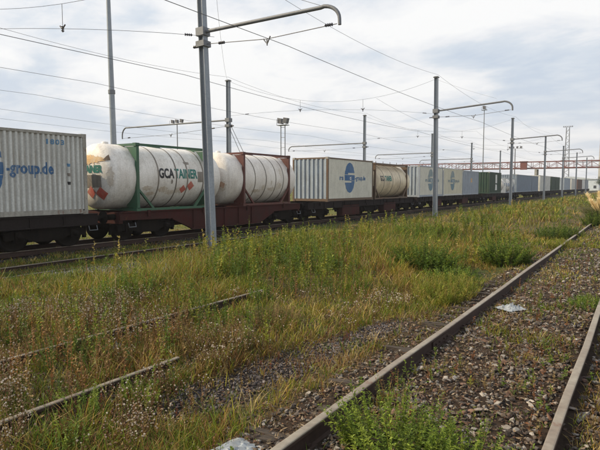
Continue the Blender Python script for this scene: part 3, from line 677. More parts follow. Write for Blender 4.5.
along(-16.5, 5.50, 'wire directly above the containers', .013); along(-20.3, 5.45, 'wire above the track just behind the train', .012)
along(-24.2, 5.3, 'low wire above the yard behind the train', .012); along(-28, 5.4, 'faint wire far behind the train', .012)
along(-22.4, 8.75, 'feeder wire on the tops of the far masts', .014, (-15, 5.5, 26, 46, 65, 82, 103, 150), .5)
along(-10.95, 8.72, 'feeder wire on the tops of the near masts', .013, (12.1, 32.4, 56, 78.5, 98, 119, 141), .45)
along(-12.1, 6.5, 'sagging carrier wire in front of the train', .010, (26, 46, 65, 82, 103, 150), .6)
spans = [((-10.95, 12.1), (-22.5, 5.5), 8.6, 'nearest'), ((-10.95, 32.4), (-22.4, 26.), 8.5, 'second'), ((-11.2, 56.), (-22.6, 46.), 8.5, 'third'), ((-11.4, 78.5), (-22.5, 65.), 8.5, 'fourth')]
for (a, b, z, nm) in spans:
    A, B = Vector((*a, z)), Vector((*b, z)); t = thing('span_wire', 'cross span of wires with droppers from the %s near mast to the far row' % nm, 'wire', (0, 0, 0), group='cross spans between the mast rows')
    P = []; K = 20
    for k in range(K+1): u = k/K; p = A.lerp(B, u); p.z -= 1.9*4*u*(1-u)*.72; P.append(p)
    m = MB(); m.tube(P, .0065, 5); m.build('carrier', M['wire'], t)
    lowz = lambda u: 6.30+.35*4*u*(1-u)
    Q = [A.lerp(B, k/K) for k in range(K+1)]
    for k, q in enumerate(Q): q.z = lowz(k/K)
    m = MB(); m.tube(Q, .0065, 5); m.build('lower_wire', M['wire'], t)
    for k in (7, 13): 
        m = MB(); ins = MB()
        m.tube([P[k], Q[k]], .009, 5); insulator(ins, Q[k]-Vector((0, 0, .1)), (0, 0, 1), 3, .05); ins.tube([Q[k]+Vector((-.13, 0, .1)), Q[k], Q[k]+Vector((.13, 0, .1))], .022, 6)
        m.build('dropper', M['wire'], t); ins.build('insulator', M['insul'], t)
    for q, e in ((Q[1], Q[2]-Q[1]), (Q[18], Q[19]-Q[18])): ins = MB(); insulator(ins, q, e); ins.build('insulator', M['insul'], t)
wire([(-10.95, 12.1, 8.4), (-22.4, 26, 8.5)], 'slanting wire between the nearest mast and the first far mast', .010, .8)
wire([(-10.95, 32.4, 8.4), (-6.9, 30.2, 6.6)], 'stay wire from the top of the second mast to its arm', .008, .05)
wire([(-11.2, 56, 8.4), (-7.2, 53.6, 6.6)], 'stay wire from the top of the third mast to its arm', .010, .05)

FP = [(-33.6, 48.1), (-71.1, 68.4), (-26.5, 106.1), (-35.3, 181.5), (-41.3, 371.3)]
# ------------------------------------------------------------------ lighting posts, towers, bridge, buildings
def flood_post(x, y, H, label, n=2, twin=.9, arm=1.2, r=.07, base=-.4, lattice=False):
    t = thing('floodlight_mast', label, 'floodlight', (x, y, base), group='floodlight masts'); m = MB()
    if lattice:
        for a in (-1, 1):
            for b in (-1, 1): m.tube([(a*twin, b*twin, 0), (a*twin*.55, b*twin*.55, H)], r, 5)
        k = 0; z = 0
        while z < H-1.8:
            f = 1-.45*z/H; g = 1-.45*(z+1.8)/H; s = 1 if k % 2 else -1
            for b in (-1, 1): m.tube([(s*twin*f, b*twin*f, z), (-s*twin*g, b*twin*g, z+1.8)], r*.6, 4); m.tube([(b*twin*f, s*twin*f, z), (b*twin*g, -s*twin*g, z+1.8)], r*.6, 4)
            z += 1.8; k += 1
    elif twin:
        for a in (-1, 1): m.tube([(a*twin/2, 0, 0), (a*twin/2, 0, H)], r, 7)
        z = 1.
        while z < H: m.tube([(-twin/2, 0, z), (twin/2, 0, z)], r*.5, 5); z += 1.1
    else: m.tube([(0, 0, 0), (0, 0, H)], r, 8, r*.6)
    m.build('pole', M['galvd'], t)
    m = MB(); m.box(-arm, arm, -.35, .35, H, H+.06)
    for a in (-arm, arm): m.tube([(a, -.3, H), (a, -.3, H+.7)], .025, 5)
    m.build('platform', M['galvd'], t)
    for k in range(n):
        X = -arm+2*arm*(k+.5)/n; s = -1 if k < n/2 else 1; f = MB()
        f.prism([(X-.28, H+.25), (X+.25, H+.15), (X+.32+.1*s, H+.75), (X-.2+.1*s, H+.85)], -.22, .22, 'y'); f.build('floodlight', M['lamp'], t)
    return t
flood_post(*FP[0], 8.9, 'twin post floodlight mast left of the blue and cream container', 2, .55, .62, .05)
flood_post(*FP[1], 13.4, 'thin post with small cross head, left of the nearest mast', 3, 0, 1.6, .13)
flood_post(*FP[2], 16.9, 'tall thin post seen under the arm of the second mast', 1, 0, .5, .11)
flood_post(*FP[3], 14.2, 'small distant floodlight post left of the third mast', 4, 0, 2.2, .22)
flood_post(*FP[4], 39, 'distant lattice floodlight tower above the red bridge', 6, 1.5, 2.8, .16, lattice=True)
# red lattice footbridge crossing the yard
BY = 166.; t = thing('footbridge', 'red steel lattice bridge crossing the whole yard in the distance', 'bridge', (0, BY, 0)); x0, x1 = -96., 42.
z0, z1 = 6.75, 9.0
for s in (0, 3.0):
    m = MB(); m.box(x0, x1, s, s+.25, z1-.2, z1); m.box(x0, x1, s, s+.25, z0+.15, z0+.45); m.build('chord', M['bred'], t)
    m = MB(); q = x0; k = 0
    while q < x1-2.2:
        a, b = (z0+.45, z1-.3) if k % 2 else (z1-.3, z0+.45)
        m.prism([(q, a), (q+.18, a), (q+2.38, b), (q+2.2, b)], s+.06, s+.18, 'y'); m.box(q, q+.12, s+.05, s+.2, z0+.45, z1-.3); q += 2.2; k += 1
    m.build('lattice', M['bred'], t)
m = MB(); m.box(x0, x1, .26, 2.99, z0+.1, z0+.25); m.build('deck', M['galvd'], t)
for X in (-76, -51.5, -26.5, -4.5, 20, 40):
    m = MB()
    for s in (.15, 3.1): m.box(X-.3, X+.3, s-.15, s+.15, -.4, z0)
    m.box(X-.2, X+.2, .3, 2.95, 3, 3.3); m.build('pier', M['conc'], t)
m = MB(); m.box(-30.6, -28.8, -.9, -.05, 6.6, 8.9); m.box(-30.8, -28.6, -1.1, -.02, 8.9, 9.05); m.build('signal_cabin', M['bred'], t)
def shed(x, y, w_, d_, h_, label, wall, roof, ridge=2., rz=0., wins=0, name='warehouse', cat='building', gable=True):
    t = thing(name, label, cat, (x, y, -.5), rz)
    m = MB(); m.box(-w_/2, w_/2, -d_/2, d_/2, 0, h_); m.build('wall', wall, t)
    m = MB(); m.prism([(-w_/2-.3, h_+.02), (w_/2+.3, h_+.02), (0, h_+ridge)], -d_/2-.4, d_/2+.4, 'y') if gable else m.box(-w_/2-.2, w_/2+.2, -d_/2-.2, d_/2+.2, h_, h_+.5)
    m.build('roof', roof, t)
    for i in range(wins):
        X = -w_/2+(i+.5)*w_/wins
        for z in np.arange(1.2, h_-1.6, 3.0): f = MB(); f.box(X-.6, X+.6, -d_/2-.05, -d_/2-.01, z, z+1.4); f.build('window', M['glass'], t)
    return t
shed(-62, 230, 30, 30, 5.5, 'low white building beyond the bridge behind the containers', M['bldg2'], M['roof'], 1.5, 0, 8)
shed(-30, 300, 24, 20, 5.5, 'white building beyond the bridge, right of the third mast', M['bldg'], M['roof'], 1.5, 0, 7)
shed(-4, 360, 22, 20, 6, 'pale building beyond the bridge at the right', M['bldg'], M['roof'], 1.5, 0, 6)
shed(24, 380, 26, 20, 6.5, 'grey building beyond the bridge at the right edge', M['cgrey'], M['roof'], 2, 0, 6)
shed(-160, 330, 90, 40, 14, 'far pale industrial hall behind the train', M['bldg'], M['roof'], 3, .2)
shed(-230, 190, 60, 50, 9, 'far grey hall behind the tank containers', M['bldg'], M['roof'], 3, .5)
t = thing('chimney', 'tall pale chimney at the right edge', 'chimney', (-25.5, 440, -.5)); m = MB(); m.tube([(0, 0, 0), (0, 0, 47)], 2.8, 20, 2.3); m.build('shaft', M['conc'], t); m = MB(); m.tube([(0, 0, 47), (0, 0, 47.8)], 2.5, 20); m.build('rim', M['galvd'], t)

# ------------------------------------------------------------------ ground cover (numpy meshes)
def blades(bx, by, bz, h, wd, az, lean, bend, c0, c1, flat=None):
    """each blade = two quads; az = facing, lean = tilt amount, bend = extra tip tilt"""
    n = len(bx); dx, dy = np.cos(az), np.sin(az); fa = az+np.pi/2+rng.uniform(-.9, .9, n); wx, wy = np.cos(fa)*wd/2, np.sin(fa)*wd/2
    V = np.zeros((n, 6, 3)); hs = (0, .55, 1.); ws = (1., .8, .12)
    for k in range(3):
        q = hs[k]*lean+(hs[k]**2)*bend; cx = bx+dx*h*q; cy = by+dy*h*q; cz = bz+h*hs[k]*np.sqrt(np.clip(1-(.6*q)**2, .2, 1))
        V[:, 2*k] = np.stack([cx-wx*ws[k], cy-wy*ws[k], cz], 1); V[:, 2*k+1] = np.stack([cx+wx*ws[k], cy+wy*ws[k], cz], 1)
    b = np.arange(n)[:, None]*6; F = np.concatenate([b+np.array([0, 1, 3, 2]), b+np.array([2, 3, 5, 4])], 0)
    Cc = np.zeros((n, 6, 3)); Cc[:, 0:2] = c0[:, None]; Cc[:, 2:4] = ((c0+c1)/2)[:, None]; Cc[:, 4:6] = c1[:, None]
    return V.reshape(-1, 3), F, Cc.reshape(-1, 3)
def polar(n, d0, d1, a0=-14, a1=80, p=.5):
    d = (d0**p+(d1**p-d0**p)*rng.random(n))**(1/p); a = np.radians(rng.uniform(a0, a1, n)); return -d*np.sin(a), d*np.cos(a), d
railx = (-1.92, -.45, -3.95, -5.32, -11.95, -13.4)
def grass_density(x, y):
    d = .38+.62*sm(.40, .54, fbm(x, y, .9, 41)); tm = trackmask(x)
    inner = sm(-1.80, -1.65, x)*(1-sm(-.75, -.55, x))
    patch = sm(.50, .62, fbm(x, y, .9, 43)+.10*sm(-.9, -.2, x))
    d = d*(1-tm)+tm*(patch*.55+.03+.85*sm(11, 22, y)*sm(.3, .5, fbm(x, y, 1.5, 47)))
    side = sm(-2.55, -2.42, x)*(1-sm(-2.1, -1.95, x))          # rotten sleeper ends stay half bare near the camera
    d = d*(1-.75*side*(1-sm(5, 9, y)))
    d = d*(1-.93*np.clip(pathmask(x, y)*1.5, 0, 1))*(1-.8*gravmask(x, y))
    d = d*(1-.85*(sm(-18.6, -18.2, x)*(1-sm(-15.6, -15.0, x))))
    for r in (-1.92, -.45): d = np.where(np.abs(x-r) < .06, 0, d)
    d = np.where((x > -4.02) & (x < -3.72) & (y < 4.4), d*.12, d); d = np.where((x > -5.38) & (x < -5.12) & (y < 7.5), d*.25, d)
    return d
def grass_height(x, y):
    hmp = sm(-2.9, -4.6, x)*(1-sm(-9.0, -11.2, x)*0)*1.
    hmp = sm(-2.9, -4.6, x)*(1-sm(9.5, 11.4, -x))
    h = .10+.13*fbm(x, y, 1.1, 51)+hmp*(.02+.34*sm(.40, .68, fbm(x, y, 1.9, 53)))
    h = h*(1-.45*trackmask(x)*(1-sm(10, 20, y)))
    return h*(1-.35*sm(11, 12.5, -x))
PAL = np.array([(.38, .26, .060), (.30, .265, .030), (.12, .18, .016), (.22, .25, .018), (.22, .11, .035), (.50, .38, .16)])
def grass_colour(x, y, n, dead):
    g = fbm(x, y, 2.2, 61); s = fbm(x, y, 3.7, 63); r = rng.random(n)
    far = sm(10, 26, y)
    w = np.stack([.30+1.1*sm(.52, .66, s)*(1-.5*far)+dead, .5+.0*g, .34+1.7*sm(.44, .60, g)+.35*far, .45+.7*sm(.42, .6, g)+.7*far, .14+.45*sm(.55, .7, fbm(x, y, 1.2, 67)), .16+.5*dead+.2*sm(.5, .66, s)], 1)
    nb_ = 1-sm(5.5, 9, np.hypot(x, y)); w[:, 4] += .9*nb_*sm(.40, .6, fbm(x, y, .9, 68)); w[:, 1] *= 1-.5*nb_; w[:, 3] *= 1-.5*nb_
    w = w/w.sum(1, keepdims=True); cdf = np.cumsum(w, 1); k = (r[:, None] > cdf).sum(1).clip(0, 5)
    return PAL[k]*rng.uniform(.55, 1.3, (n, 1))*(.60+.66*fbm(x, y, 1.1, 69))[:, None]
def tufts(n, d0, d1, nb, name, label, hs=1., spread=.05, dens=grass_density, p=.5, dead=0., wscale=1.):
    x, y, d = polar(n, d0, d1, p=p); keep = rng.random(n) < dens(x, y); x, y, d = x[keep], y[keep], d[keep]; m = len(x)
    col = grass_colour(x, y, m, dead); h = grass_height(x, y)*rng.uniform(.6, 1.25, m)*hs
    X = np.repeat(x, nb)+rng.normal(0, 1, m*nb)*spread*np.repeat(1+d/25, nb); Y = np.repeat(y, nb)+rng.normal(0, 1, m*nb)*spread*np.repeat(1+d/25, nb)
    D = np.repeat(d, nb); H = np.repeat(h, nb)*rng.uniform(.35, 1.1, m*nb); cc = np.repeat(col, nb, 0)*rng.uniform(.8, 1.2, (m*nb, 1))
    k = np.ones(m*nb, bool)
    for r in (-1.92, -.45): k &= np.abs(X-r) > .07
    X, Y, D, H, cc = X[k], Y[k], D[k], H[k], cc[k]; q = len(X)
    wd = (.0028+.00085*D)*rng.uniform(.6, 1.4, q)*wscale
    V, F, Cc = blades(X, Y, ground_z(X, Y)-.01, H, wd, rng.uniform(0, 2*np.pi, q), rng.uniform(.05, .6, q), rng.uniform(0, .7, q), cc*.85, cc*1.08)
    return tag(npmesh(name, V, F, Cc, MV['leaf']), label, 'grass', kind='stuff')
MV = {'leaf': vcol('thin_leaf', .55, .38, spec=.3), 'stone': vcol('ballast_stone', .85, fine=30., bump=.3, spec=.2), 'fluff': vcol('seed_fluff', .9, .3, spec=.1), 'litter': vcol('dry_litter', .8, .15, spec=.2)}
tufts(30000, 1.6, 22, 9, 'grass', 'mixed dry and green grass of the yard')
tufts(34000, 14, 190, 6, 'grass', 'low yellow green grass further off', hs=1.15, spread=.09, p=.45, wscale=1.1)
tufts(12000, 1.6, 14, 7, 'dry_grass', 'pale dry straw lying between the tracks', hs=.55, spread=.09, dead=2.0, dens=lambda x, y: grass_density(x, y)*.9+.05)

def weeds(n, d0, d1, name, label, dens, hmul, leafl, pal, nl=26, seeds=0., p=.6, brown=0.):
    """upright stems carrying narrow leaves; optional pale seed heads on forked tops"""
    x, y, d = polar(n, d0, d1, p=p); keep = rng.random(n) < dens(x, y); x, y, d = x[keep], y[keep], d[keep]; m = len(x)
    if not m: return
    z = ground_z(x, y); h = hmul*(.55+.75*rng.random(m))*(.6+.8*fbm(x, y, 1.5, 71)); az = rng.uniform(0, 6.28, m); ln = rng.uniform(0, .22, m)
    pal = np.array(pal); col = pal[rng.integers(0, len(pal), m)]*rng.uniform(.75, 1.25, (m, 1))
    sw = .0045+.0006*d; sc = col*.6+np.array([.16, .10, .05])*.4*(1+brown)
    V1, F1, C1 = blades(x, y, z, h, sw, az, ln, ln*.3, sc, sc)
    V1b, F1b, C1b = blades(x, y, z, h, sw, az, ln, ln*.3, sc, sc)
    k = nl; u = np.tile(np.linspace(.12, 1., k), m)+rng.uniform(-.02, .02, m*k)
    X = np.repeat(x, k); Y = np.repeat(y, k); Zz = np.repeat(z, k); H = np.repeat(h, k); A = np.repeat(az, k); LN = np.repeat(ln, k); D = np.repeat(d, k)
    q = u*LN+u*u*LN*.3; px = X+np.cos(A)*H*q; py = Y+np.sin(A)*H*q; pz = Zz+H*u*np.sqrt(1-(.6*q)**2)
    la = rng.uniform(0, 6.28, m*k); el = rng.uniform(.2, 1.1, m*k); ll = leafl*rng.uniform(.6, 1.3, m*k)*(1.15-.55*u)*(1+D/60); lw = ll*.22*(1+D/40)
    dv = np.stack([np.cos(la)*np.cos(el), np.sin(la)*np.cos(el), np.sin(el)], 1); sd = np.stack([-np.sin(la), np.cos(la), rng.uniform(-.4, .4, m*k)], 1)
    P = np.stack([px, py, pz], 1); Vl = np.stack([P, P+dv*ll[:, None]*.45+sd*lw[:, None], P+dv*ll[:, None]-np.array([0, 0, 1])*ll[:, None]*.18, P+dv*ll[:, None]*.45-sd*lw[:, None]], 1).reshape(-1, 3)
    Fl = (np.arange(m*k)[:, None]*4+np.arange(4)); Cl = np.repeat(np.repeat(col, k, 0)*rng.uniform(.75, 1.25, (m*k, 1)), 4, 0)
    V = np.concatenate([V1, V1b, Vl]); F = np.concatenate([F1, F1b+len(V1), Fl+len(V1)+len(V1b)]); Cc = np.concatenate([C1, C1b, Cl])
    tag(npmesh(name, V, F, Cc, MV['leaf']), label, 'weeds', kind='stuff')
    if seeds:
        ns = int(seeds); X = np.repeat(x, ns)+rng.normal(0, .05, m*ns)*(1+np.repeat(d, ns)/30)+np.repeat(np.cos(az)*h*ln, ns); Y = np.repeat(y, ns)+rng.normal(0, .05, m*ns)+np.repeat(np.sin(az)*h*ln, ns)
        Zs = np.repeat(z+h, ns)-rng.random(m*ns)*np.repeat(h, ns)*.45+.01; S = .0040*rng.uniform(.4, 2.0, m*ns)*(1+np.repeat(d, ns)/14)
        oc = np.array([(1, 0, 0), (0, 1, 0), (-1, 0, 0), (0, -1, 0), (0, 0, 1.0), (0, 0, -1.)]); Vs = (np.stack([X, Y, Zs], 1)[:, None]+oc[None]*S[:, None, None]*rng.uniform(.7, 1.3, (m*ns, 6, 1))).reshape(-1, 3)
        fo = np.array([(0, 1, 4), (1, 2, 4), (2, 3, 4), (3, 0, 4), (1, 0, 5), (2, 1, 5), (3, 2, 5), (0, 3, 5)]); Fs = (np.arange(m*ns)[:, None, None]*6+fo[None]).reshape(-1, 3)
        cs = np.array([(.52, .44, .34), (.38, .28, .20), (.62, .55, .47), (.24, .15, .09)])[rng.integers(0, 4, m*ns)]
        tag(npmesh('seed_heads', Vs, Fs, np.repeat(cs, 6, 0), MV['fluff']), 'pale fluffy seed heads among the weeds at the left', 'seed heads', kind='stuff')
mid = lambda x, y: sm(-3.3, -4.4, x)*(1-sm(10.2, 11.2, -x))*(1-gravmask(x, y))*np.where(np.abs(x+3.95) < .1, .1, 1)*np.where(np.abs(x+5.32) < .1, .2, 1)
weeds(3600, 2.4, 18, 'tall_weeds', 'green upright weeds in clumps between the tracks', lambda x, y: mid(x, y)*sm(.53, .60, fbm(x, y, 1.3, 81)), .46, .050, [(.13, .19, .020), (.22, .24, .028), (.085, .13, .02)], 34)
weeds(3200, 8, 24, 'tall_weeds', 'tallest green weeds in the middle of the yard', lambda x, y: sm(-4.6, -5.6, x)*(1-sm(8.8, 9.8, -x))*sm(6.5, 9, y)*sm(.44, .54, fbm(x, y, 1.9, 82)), .76, .075, [(.17, .21, .022), (.26, .26, .03), (.11, .16, .02)], 36)
weeds(2600, 12, 70, 'tall_weeds', 'green and yellow weeds further along the tracks', lambda x, y: sm(-2.7, -3.4, x)*(1-sm(10.2, 11.2, -x))*sm(.50, .60, fbm(x, y, 2.6, 83)), .55, .10, [(.12, .17, .02), (.24, .24, .03), (.32, .25, .06)], 22, p=.5)
weeds(8000, 2.0, 8.5, 'dry_weeds', 'brown dry weeds with pale seed heads at the left', lambda x, y: sm(-2.7, -3.3, x)*(1-sm(7.0, 8.5, -x))*(1-.9*np.clip(pathmask(x, y)*1.6, 0, 1))*(.04+1.*sm(.47, .56, fbm(x, y, 1.1, 85)))*np.where(np.abs(x+3.95) < .09, .1, 1), .27, .030, [(.19, .11, .055), (.27, .18, .07), (.12, .075, .04), (.20, .18, .05)], 14, seeds=8, brown=.6)
weeds(5000, 4, 22, 'dry_weeds', 'rusty brown dry stalks among the green weeds', lambda x, y: sm(-3.6, -4.4, x)*(1-sm(9.5, 10.5, -x))*sm(.47, .56, fbm(x, y, 1.5, 95)), .40, .040, [(.30, .15, .05), (.34, .23, .09), (.22, .12, .05)], 16, brown=.8)
weeds(5200, 2.0, 7.5, 'red_stonecrop', 'low reddish plants at the lower left', lambda x, y: sm(-2.6, -3.0, x)*(1-sm(5.0, 6.5, -x))*sm(.44, .54, fbm(x, y, .9, 87)), .11, .022, [(.22, .065, .035), (.17, .06, .035), (.20, .11, .05)], 16)
weeds(5200, 1.8, 18, 'low_weeds', 'small green weeds growing through the rubble', lambda x, y: trackmask(x)*(.12+sm(.50, .62, fbm(x, y, .7, 89)+.06*sm(-1., -.3, x)))*np.where(np.abs(x+1.92) < .1, 0, 1)*np.where(np.abs(x+.45) < .1, 0, 1), .13, .038, [(.13, .19, .025), (.22, .22, .04), (.22, .10, .045), (.28, .20, .09)], 14)

def stones(n, name, label, xy, size, pal, lift=.0, flat=.6):
    x, y = xy(n); m = len(x); ph = (1+5**.5)/2
    ico = np.array([(-1, ph, 0), (1, ph, 0), (-1, -ph, 0), (1, -ph, 0), (0, -1, ph), (0, 1, ph), (0, -1, -ph), (0, 1, -ph), (ph, 0, -1), (ph, 0, 1), (-ph, 0, -1), (-ph, 0, 1)])/1.9
    fi = np.array([(0, 11, 5), (0, 5, 1), (0, 1, 7), (0, 7, 10), (0, 10, 11), (1, 5, 9), (5, 11, 4), (11, 10, 2), (10, 7, 6), (7, 1, 8), (3, 9, 4), (3, 4, 2), (3, 2, 6), (3, 6, 8), (3, 8, 9), (4, 9, 5), (2, 4, 11), (6, 2, 10), (8, 6, 7), (9, 8, 1)])
    s = size(m, x, y); sc = np.stack([s*rng.uniform(.7, 1.5, m), s*rng.uniform(.6, 1.1, m), s*rng.uniform(.4, .9, m)*flat/.6], 1)
    P = ico[None]*sc[:, None]*rng.uniform(.5, 1.45, (m, 12, 1)); a = rng.uniform(0, 6.28, m); t = rng.uniform(-.5, .5, m)
    ct, st = np.cos(t)[:, None], np.sin(t)[:, None]; P = np.stack([P[..., 0]*ct-P[..., 2]*st, P[..., 1], P[..., 0]*st+P[..., 2]*ct], -1)
    ca, sa = np.cos(a)[:, None], np.sin(a)[:, None]; P = np.stack([P[..., 0]*ca-P[..., 1]*sa, P[..., 0]*sa+P[..., 1]*ca, P[..., 2]], -1)
    P += np.stack([x, y, ground_z(x, y)+s*.25+lift*rng.random(m)], 1)[:, None]
    F = (np.arange(m)[:, None, None]*12+fi[None]).reshape(-1, 3); pal = np.array(pal); c = pal[rng.integers(0, len(pal), m)]*rng.uniform(.65, 1.35, (m, 1))
    tag(npmesh(name, P.reshape(-1, 3), F, np.repeat(c, 12, 0), MV['stone']), label, 'stones', kind='stuff')
def track_xy(n):
    y = 1.6+28*rng.random(n)**1.9; x = rng.uniform(-2.5, .25, n); k = (np.abs(x+1.92) > .075) & (np.abs(x+.45) > .075) & ((x > -1.9) | (rng.random(n) < .55)); return x[k], y[k]
BR = [(.10, .072, .055), (.13, .105, .088), (.18, .158, .14), (.08, .064, .054), (.135, .08, .056), (.055, .045, .040), (.27, .245, .22)]
stones(44000, 'ballast', 'brown and grey rubble between the rails of the foreground track', track_xy, lambda m, x, y: (.005+.020*rng.random(m)**3)*(1+y/30), BR, .012)
stones(360, 'rubble', 'larger pale chips lying in the foreground track', lambda n: (rng.uniform(-1.8, .1, n), 1.8+11*rng.random(n)**1.5), lambda m, x, y: .016+.026*rng.random(m), [(.34, .30, .26), (.24, .20, .17), (.18, .11, .08)], .005, .3)
def strip_xy(f, x0, x1, y0, y1):
    def g(n): x = rng.uniform(x0, x1, n); y = rng.uniform(y0, y1, n); k = rng.random(n) < f(x, y); return x[k], y[k]
    return g
stones(22000, 'gravel', 'dark gravel of the bare strip beside the foreground track', strip_xy(pathmask, -4.4, -2.2, 2.5, 8.6), lambda m, x, y: .005+.012*rng.random(m), [(.075, .062, .060), (.11, .095, .095), (.05, .04, .038), (.17, .15, .15)], .005)
stones(14000, 'gravel', 'grey gravel patch in front of the train', strip_xy(gravmask, -12, -8.2, 6, 14), lambda m, x, y: .014+.022*rng.random(m), [(.20, .19, .19), (.26, .25, .26), (.13, .12, .12)], .006)
stones(9000, 'gravel', 'scattered gravel under the dry weeds', strip_xy(lambda x, y: sm(.4, .6, fbm(x, y, .8, 91)), -7, -2.6, 1.6, 9), lambda m, x, y: .007+.013*rng.random(m), BR[:5], .004)
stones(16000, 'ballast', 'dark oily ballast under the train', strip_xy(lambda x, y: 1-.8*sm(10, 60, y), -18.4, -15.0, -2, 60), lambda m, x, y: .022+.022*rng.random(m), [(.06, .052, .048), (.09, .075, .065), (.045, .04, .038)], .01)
# curled dry leaves and straw bits
n = 22000; x = np.concatenate([rng.uniform(-2.7, .2, n//2), rng.uniform(-7, -2.6, n-n//2)]); y = 1.7+10*rng.random(n)**1.4
k = (np.abs(x+1.92) > .09) & (np.abs(x+.45) > .09); x, y = x[k], y[k]; n = len(x); s = rng.uniform(.008, .022, n); a = rng.uniform(0, 6.28, n); z = ground_z(x, y)+.008+.02*rng.random(n)
ca, sa = np.cos(a), np.sin(a); e = lambda u, v_, w_: np.stack([x+s*(u*ca-v_*sa), y+s*(u*sa+v_*ca), z+s*w_], 1)
r1, r2 = rng.uniform(-.5, .9, n), rng.uniform(-.5, .9, n); Vq = np.stack([e(-1.3, 0, r1), e(0, -.55, 0), e(1.3, 0, r2), e(0, .55, .1)], 1).reshape(-1, 3)
cl = np.array([(.17, .095, .055), (.24, .17, .10), (.11, .06, .04), (.30, .23, .16), (.15, .12, .08)])[rng.integers(0, 5, n)]*rng.uniform(.7, 1.2, (n, 1))
tag(npmesh('leaf_litter', Vq, np.arange(n)[:, None]*4+np.arange(4), np.repeat(cl, 4, 0), MV['litter']), 'curled dry leaves scattered over the ground', 'litter', kind='stuff')

# ------------------------------------------------------------------ plants one can point to
def plant(name, label, x, y, spread, h, ns, nl, leafl, pal, sp=(1., 1.), lean=.35, droop=.2, lw=.2, up=(.1, 1.0), cat='plant', group=None):
    z = float(ground_z(x, y)); t = thing(name, label, cat, (x, y, z-.02), group=group)
    a = rng.uniform(0, 6.28, ns); r = spread*np.sqrt(rng.random(ns)); bx = r*np.cos(a)*.75*sp[0]; by = r*np.sin(a)*.75*sp[1]
    H = h*(1-.45*(r/spread)**2)*rng.uniform(.65, 1.08, ns); az = a+rng.normal(0, .5, ns); ln = lean*(r/spread)*rng.uniform(.4, 1.2, ns)+.05
    D = math.hypot(x, y); pal = np.array(pal); col = pal[rng.integers(0, len(pal), ns)]*rng.uniform(.75, 1.25, (ns, 1)); sc = col*.7+np.array([.08, .06, .02])
    V, F, Cc = blades(bx, by, np.zeros(ns), H, np.full(ns, .004+.0004*D), az, ln, ln*.4, sc, col); npmesh('stems', V, F, Cc, MV['leaf'], parent=t)
    k = nl; u = np.tile(np.linspace(.1, 1., k), ns)+rng.uniform(-.03, .03, ns*k); q = u*np.repeat(ln, k)+u*u*np.repeat(ln, k)*.4; Hh = np.repeat(H, k); A = np.repeat(az, k)
    P = np.stack([np.repeat(bx, k)+np.cos(A)*Hh*q, np.repeat(by, k)+np.sin(A)*Hh*q, Hh*u*np.sqrt(np.clip(1-(.6*q)**2, .2, 1))], 1)
    la = rng.uniform(0, 6.28, ns*k); el = rng.uniform(up[0], up[1], ns*k); ll = leafl*rng.uniform(.6, 1.25, ns*k)*(1.2-.6*u)
    dv = np.stack([np.cos(la)*np.cos(el), np.sin(la)*np.cos(el), np.sin(el)], 1); sd = np.stack([-np.sin(la), np.cos(la), rng.uniform(-.4, .4, ns*k)], 1)
    Vl = np.stack([P, P+dv*ll[:, None]*.4+sd*(ll*lw)[:, None], P+dv*ll[:, None]-np.array([0, 0, 1])*ll[:, None]*droop, P+dv*ll[:, None]*.4-sd*(ll*lw)[:, None]], 1).reshape(-1, 3)
    npmesh('leaves', Vl, np.arange(ns*k)[:, None]*4+np.arange(4), np.repeat(np.repeat(col, k, 0)*rng.uniform(.7, 1.3, (ns*k, 1)), 4, 0), MV['leaf'], parent=t); return t
G0 = [(.15, .22, .02), (.22, .28, .035), (.10, .15, .018)]; G1 = [(.13, .21, .02), (.19, .25, .03), (.09, .15, .02)]; G2 = [(.075, .13, .016), (.11, .165, .022), (.15, .19, .03)]; G3 = [(.24, .25, .03), (.17, .21, .025), (.32, .26, .06)]
plant('leafy_weed', 'bright green leafy weed clump in front of the rail at the bottom', -1.34, 3.22, .42, .50, 108, 50, .044, G0, (1.1, .8), lw=.17, lean=.4)
plant('leafy_weed', 'bright green weeds at the bottom edge right of the larger clump', -.93, 3.18, .38, .40, 56, 44, .040, G0, (1.1, .9), lw=.17, lean=.4)
plant('leafy_weed', 'thin reddish weed standing against the dark side of the long rail', -1.66, 3.95, .16, .36, 18, 20, .032, [(.28, .15, .06), (.24, .18, .07), (.16, .18, .04)], lw=.14)
B1 = [(.24, .15, .07), (.18, .11, .055), (.30, .21, .09), (.14, .15, .04)]
plant('dry_clump', 'brown dry clump swallowing the end of the thin rail at bottom left', -3.92, 4.55, .34, .34, 90, 18, .035, B1, (1.1, 1.2), lean=.5)
plant('dry_clump', 'brown dry clump left of the dark gravel strip', -4.1, 5.6, .50, .38, 130, 18, .04, B1, (1., 1.2), lean=.5)
plant('dry_clump', 'brown dry clump on the second thin rail', -5.3, 5.0, .34, .34, 70, 18, .04, B1, (1., 1.2), lean=.5)
plant('tall_weed', 'upright green weed stems at the bottom left corner below the thin rail', -3.45, 2.15, .26, .30, 26, 36, .035, G0, (1.3, .8), lean=.15)
plant('tall_weed', 'green weed stems standing before the middle of the thin rail at bottom left', -3.60, 2.95, .22, .28, 22, 36, .034, G0, (1.4, .7), lean=.15)
plant('tall_weed', 'feathery green weed mass right of the small white scrap at the left', -7.0, 8.2, .7, .66, 80, 44, .06, G1, (1.2, 1.), lean=.2)
plant('tall_weed', 'green weed mass below the red framed tank', -8.3, 11.0, .8, .7, 80, 44, .07, G1, (1.2, 1.), lean=.2)
plant('tall_weed', 'green weed mass below the cream tank in the middle distance', -6.2, 17.5, 1.2, .7, 120, 40, .09, G1, (1.3, 1.), lean=.2)
plant('green_bush', 'dark green bush in the grass before the second mast', -4.05, 11.3, .68, .80, 170, 50, .075, G1+G2, (1.15, .8), lean=.6)
